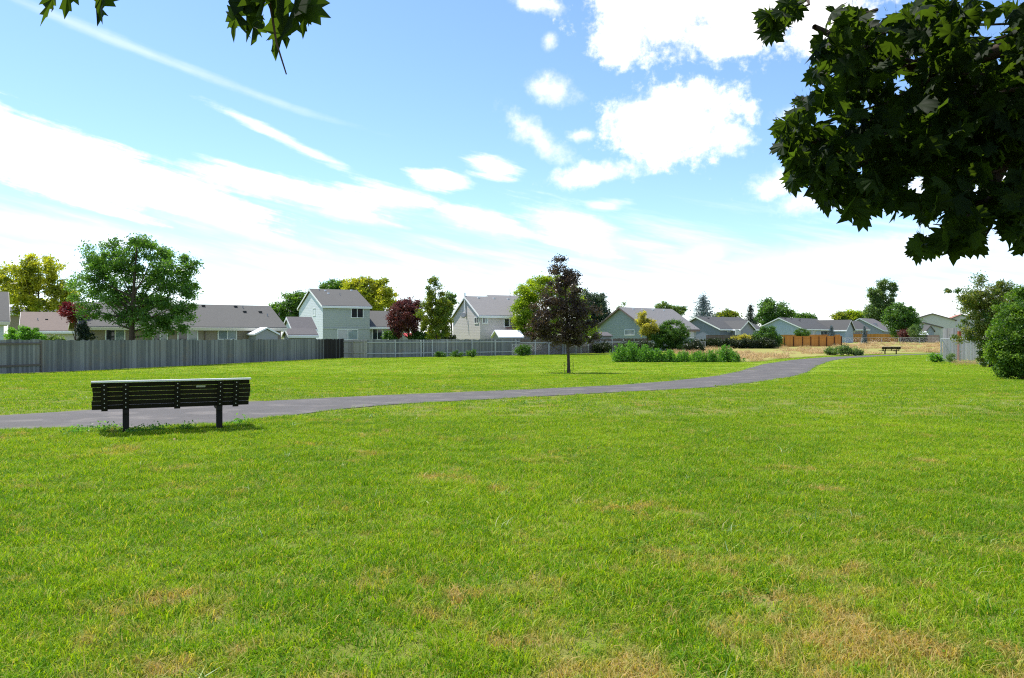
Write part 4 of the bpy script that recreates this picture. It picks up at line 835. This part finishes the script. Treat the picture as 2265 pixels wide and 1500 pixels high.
    for px, rx, ry in ((772, 10, 14), (795, 8, 12), (846, 9, 10), (868, 8, 7), (975, 11, 6), (1012, 14, 7), (1042, 10, 8)):
        D = on_ground(px, 790)[1] - .8
        tree('fence_weed', {772: 'tall pale weed in front of the pale fence panel', 795: 'pale weed beside the pale panel end post', 846: 'dark weed at the fence foot below the sage house wing', 868: 'small dark weed at the fence foot below the plum tree', 975: 'low weed at the fence foot below the narrow yellow-green tree', 1012: 'wide low weed at the fence foot below the beige gable', 1042: 'weed at the fence foot below the beige house corner'}[px], px, D, [(px, 791 - ry, rx, ry)], L_WEED if px < 800 else L_BUSH, 16, 45, 4, .09, .015, 'weeds', 'weeds along the fence foot', limbs=4)
    # right-hand shrubs
    tree('rosy_shrub', 'tall straggling green and reddish shrub leaning over the chain-link gate', 2190, 52, [(2205, 770, 45, 26), (2190, 795, 40, 14), (2180, 680, 45, 34), (2150, 660, 40, 22), (2215, 650, 40, 24), (2160, 720, 34, 26), (2200, 730, 40, 40), (2118, 645, 26, 6), (2215, 700, 46, 50), (2235, 670, 30, 30), (2165, 625, 12, 14), (2225, 628, 18, 12), (2140, 742, 26, 14), (2170, 770, 12, 22)], L_ROSE, 320, 62, 9, .11, .07, 'shrub', limbs=24, shell=.3)
    tree('leafy_shrub', 'large dense bright green shrub at the lawn edge beside the gate', 2262, 33, [(2245, 730, 50, 46), (2235, 780, 48, 36), (2275, 690, 60, 50), (2290, 780, 60, 50), (2215, 770, 26, 24), (2260, 660, 26, 20), (2255, 812, 40, 16), (2255, 828, 46, 14), (2218, 815, 26, 16), (2295, 820, 50, 20)], L_SHRUB, 340, 75, 10, .085, .09, 'shrub', limbs=18, shell=.45)
    tree('broadleaf_weed', 'low broad-leaved plant in front of the chain-link gate', 2074, on_ground(2074, 802)[1], [(2074, 792, 14, 8)], L_WEED, 16, 30, 5, .13, .02, 'weeds', limbs=4)
    tree('gate_weed', 'thin green weed against the chain-link gate', 2105, on_ground(2105, 803)[1], [(2105, 792, 9, 11)], L_POP, 14, 30, 5, .08, .02, 'weeds', limbs=4)
    for px in (2125, 2150):
        D = on_ground(px, 808)[1]; P = rng.normal(0, 1, (420, 3)) * [.28, .2, .10] + [0, 0, .2]; P[:, 2] = np.abs(P[:, 2])
        r = empty('dry_tuft', (WX(px, D), D, gz(D))); tag(r, 'tuft of dry orange straw below the chain-link gate', 'straw tuft', 'straw tufts by the gate'); leaf_cloud('straw', P, .12, STRAW, r, .12, stretch=np.tile([0, .2, 1.0], (420, 1)))
    # weeds under the near bench
    BL = ['broad leafy weed patch between the path and the outer end of the bench', 'leafy weed at the foot of the near-gate bench post', 'leafy weed in the bench shade beside the first post', 'leafy weed under the middle of the bench', 'leafy weed patch beside the bench post under the plaque', 'pale leafy weed patch just beyond the end of the bench']
    BL[1] = 'small leafy weed hugging the bench post away from the plaque'
    for px, py, rx in ((235, 955, 40), (300, 960, 20), (345, 955, 22), (410, 951, 18), (530, 940, 22), (170, 962, 26)):
        x, y = on_ground(px, py); n = int(rx * 5); k = y / F; n *= 2; P = np.c_[rng.normal(0, rx * k * .55, n), rng.normal(0, .13, n), np.abs(rng.normal(.03, .05, n)) + .01]
        r = empty('bench_weed', (x, y, gz(y))); tag(r, BL.pop(0), 'weeds', 'weeds beneath the bench'); leaf_cloud('leaves', P, .038, L_WEED, r, .55)
plants()

# ------------------------------------------------------------------ maple overhanging the camera
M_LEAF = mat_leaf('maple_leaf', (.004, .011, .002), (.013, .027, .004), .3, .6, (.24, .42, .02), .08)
def maple():
    half = [(0, -.50), (.05, -.30), (.20, -.36), (.33, -.40), (.30, -.26), (.50, -.20), (.40, -.10), (.52, .06), (.36, .07), (.42, .22), (.24, .16), (.16, .20), (.22, .36), (.11, .34), (0, .56)]
    out = half + [(-x, y) for x, y in reversed(half[1:-1])]
    def leaf_me(bend, curl):
        sx_, tw = random.uniform(.78, 1.1), random.uniform(-.35, .35); jt = [(random.uniform(.88, 1.12), random.uniform(-.12, .12)) for _ in out]
        V = [(0, 0, 0)] + [(x * sx_ * j, y * j, -bend * abs(x) - curl * y * y + tw * x * y + dz * .6) for (x, y), (j, dz) in zip(out, jt)]; n = len(out)
        Fc = [(0, 1 + i, 1 + (i + 1) % n) for i in range(n)]
        V += [(-.008, -.5, 0), (.008, -.5, 0), (0, -.8, .08)]; b = 1 + n; Fc.append((b, b + 1, b + 2))
        me = bpy.data.meshes.new('leaf'); me.from_pydata(V, [], Fc); me.update(); me.materials.append(M_LEAF)
        a = me.attributes.new('tint', 'FLOAT', 'FACE'); a.data.foreach_set('value', [random.random()] * len(Fc)); return me, np.array(V), np.array(Fc)
    kinds = [leaf_me(.25, .2), leaf_me(.45, .5), leaf_me(.1, -.3), leaf_me(.6, .15), leaf_me(.8, .8), leaf_me(.35, .9), leaf_me(.0, .5), leaf_me(.9, -.2)]
    root = empty('maple_tree', (5.6, 2.6, 0)); tag(root, 'overhanging dark maple tree with broad lobed leaves framing the sky', 'tree')
    tr = MB(); Tp = [(0, 0, -.05), (.02, 0, .6), (.0, .1, 1.8), (-.1, .2, 3.0), (-.15, .3, 4.6), (-.1, .35, 6.4)]; tr.tube(Tp, [.30, .22, .19, .17, .12, .05], 12)
    rel = lambda p: (p[0] - 5.6, p[1] - 2.6, p[2])
    def P3(px, py, D): return (WX(px, D), D, WZ(py, D))
    limbs = [[(5.5, 2.8, 2.6), (4.6, 3.8, 3.4), (3.6, 4.8, 3.5), P3(2060, 160, 5.0), P3(1880, 100, 5.0), P3(1800, 60, 4.8)],
             [(4.4, 4.0, 3.4), P3(2160, 200, 5.2), P3(2000, 300, 5.0), P3(1860, 330, 4.8), P3(1770, 300, 4.6)],
             [(4.5, 3.9, 3.3), P3(2250, 300, 5.0), P3(2180, 430, 4.8), P3(2120, 530, 4.6)],
             [(5.45, 2.9, 3.4), (4.0, 4.6, 4.8), (2.8, 5.6, 5.2)], [(5.5, 2.9, 4.2), (5.0, 4.6, 5.6), (4.2, 6.2, 6.0)],
             [(5.45, 2.7, 3.2), (3.2, 2.4, 3.9), (1.2, 2.35, 3.75), (-.3, 2.3, 3.2), P3(610, -90, 2.28)], [(-.1, 2.3, 3.3), (-1.0, 2.3, 3.0), P3(160, -70, 2.3)], [P3(610, -90, 2.28), P3(600, 20, 2.3), P3(612, 95, 2.3), P3(634, 165, 2.3)]]
    br = []
    for i, l in enumerate(limbs): tr_n = len(l); MB().tube([rel(p) for p in l], [(.075 if i < 7 else .004) * (1 - k / tr_n) ** 1.1 + (.006 if i < 7 else .0012) for k in range(tr_n)], 7).build('limb', BARK, root, True)
    tr.build('trunk', BARK, root, True)
    leaves = []   # (position, size, hang, individual priority)
    def add(p, size, pr): leaves.append((p, size, pr))
    vis = [(1748, 20, 22), (1715, 48, 18), (1875, 60, 55), (1865, 140, 46), (1850, 205, 38), (1790, 250, 45), (1770, 310, 46), (1790, 370, 45), (1875, 300, 72), (1850, 400, 60), (1930, 120, 100), (1950, 240, 110), (1960, 360, 110), (1920, 430, 50), (2060, 100, 120), (2080, 240, 130), (2080, 380, 120), (2190, 120, 120), (2210, 260, 130), (2200, 400, 130), (2070, 445, 55), (2130, 470, 60), (2090, 515, 36), (2045, 545, 20), (2190, 470, 60), (2250, 470, 56), (2150, 522, 28), (2258, 515, 34), (2300, 300, 120), (2320, 450, 110), (2320, 120, 120), (1703, 45, 16), (1708, 66, 12), (1742, 285, 18), (1752, 345, 16), (1758, 398, 14), (1835, 442, 16), (1880, 455, 18), (2032, 552, 12), (2118, 545, 12), (1812, 165, 12), (1815, 105, 12)]
    gaps = [(1990, 185, 14), (1835, 262, 12), (2025, 405, 16), (2232, 365, 20), (2205, 60, 16), (1915, 235, 8), (2150, 445, 16), (2085, 490, 12), (2120, 180, 8), (1930, 40, 12), (2060, 300, 6), (2200, 500, 16), (1900, 370, 8)]   # openings where sky shows through
    edge = {0, 1, 4, 5, 6, 7, 9, 13, 20, 21, 22, 23, 25, 26, 27, 31, 32, 33, 34, 35, 36, 37, 38, 39, 40, 41}
    for i, (px, py, r) in enumerate(vis):
        n = int(5 + (r / 10) ** 1.72 * (1.9 if r > 60 else 1.1))
        for _ in range(n):
            a = rng.random() * 6.283; q = .9 * r * math.sqrt(rng.random()); x_, y_ = px + q * math.cos(a), py + q * math.sin(a)
            if any((x_ - hx) ** 2 + (y_ - hy) ** 2 < (hr + 13) ** 2 for hx, hy, hr in gaps): continue
            D = rng.uniform(4.3, 6.0) if r > 60 else rng.uniform(4.2, 5.0)
            add(P3(x_, y_, D), rng.uniform(.12, .19), 1 if i in edge else 0)
    for i, (px, py, r) in enumerate(vis):   # twigs reaching into the leaf clusters
        for _ in range(2):
            a = rng.uniform(-.9, .9); e = P3(px - r * .9 * math.cos(a), py + r * .9 * math.sin(a), 4.7); b0 = P3(px + r * .8 + 20, py - r * .5 - 10, 4.9); md = tuple((u + v) / 2 + rng.normal(0, .03) for u, v in zip(e, b0))
            MB().tube([rel(b0), rel(md), rel(e)], [.011, .007, .003], 5).build('twig', BARK, root)
    cnt = 0
    while cnt < 4200:    # rest of the crown, unseen overhead, shaped to keep sun off the visible leaves
        p = np.array([rng.uniform(2.3, 7.5), rng.uniform(2.0, 8.0), rng.uniform(3.2, 7.0)])
        py = HY - (p[2] - CZ) / p[1] * F
        sx, sy = p[0] + .395 * p[2], p[1] - .356 * p[2]
        if (py > -60 and p[0] / p[1] < .70) or (sy > 2.2 and sx / sy < .80): continue
        e = ((p[0] - 4.6) / 3.2) ** 2 + ((p[1] - 4.6) / 3.2) ** 2 + ((p[2] - 4.6) / 2.4) ** 2
        if e > 1: continue
        add(tuple(p), rng.uniform(.11, .18), 0); cnt += 1
    for px, py, s in ((505, 5, .15), (520, 45, .11), (545, -10, .17), (590, -5, .17), (605, 40, .16), (628, 75, .13), (650, 15, .15), (672, 45, .11), (632, -20, .17), (560, 60, .09), (684, 25, .07), (118, -2, .11), (150, -12, .12), (212, 2, .09), (228, -10, .10)):
        add(P3(px, py, rng.uniform(2.2, 2.4)), s, 2)
    order = sorted(range(len(leaves)), key=lambda i: -leaves[i][2]); single = set(order[:300])
    VV, FF, TT = [], [], []; off = 0
    crown = empty('crown', (0, 0, 0)); crown.parent = root
    for i, (p, s, pr) in enumerate(leaves):
        k = int(rng.integers(len(kinds))); me, V, Fc = kinds[k]
        M = Matrix.Rotation(rng.random() * 6.283, 3, 'Z') @ Matrix.Rotation(R(rng.normal(-96, 14) if pr == 2 else rng.normal(-48, 24)), 3, 'X') @ Matrix.Rotation(R(rng.normal(0, 30)), 3, 'Y')
        if pr == 2: M = M @ Matrix.Diagonal((rng.uniform(.45, .8), rng.uniform(1.0, 1.35), 1.3))
        q = rel(p)
        if i in single:
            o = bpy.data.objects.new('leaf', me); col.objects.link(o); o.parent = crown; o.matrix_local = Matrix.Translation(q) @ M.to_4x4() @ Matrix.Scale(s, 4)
        else:
            W = (V * s) @ np.array(M).T + np.array(q); VV.append(W); FF.append(Fc + off); off += len(W); TT += [rng.random()] * len(Fc)
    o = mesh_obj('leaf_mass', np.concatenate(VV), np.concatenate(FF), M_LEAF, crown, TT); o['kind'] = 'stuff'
maple()
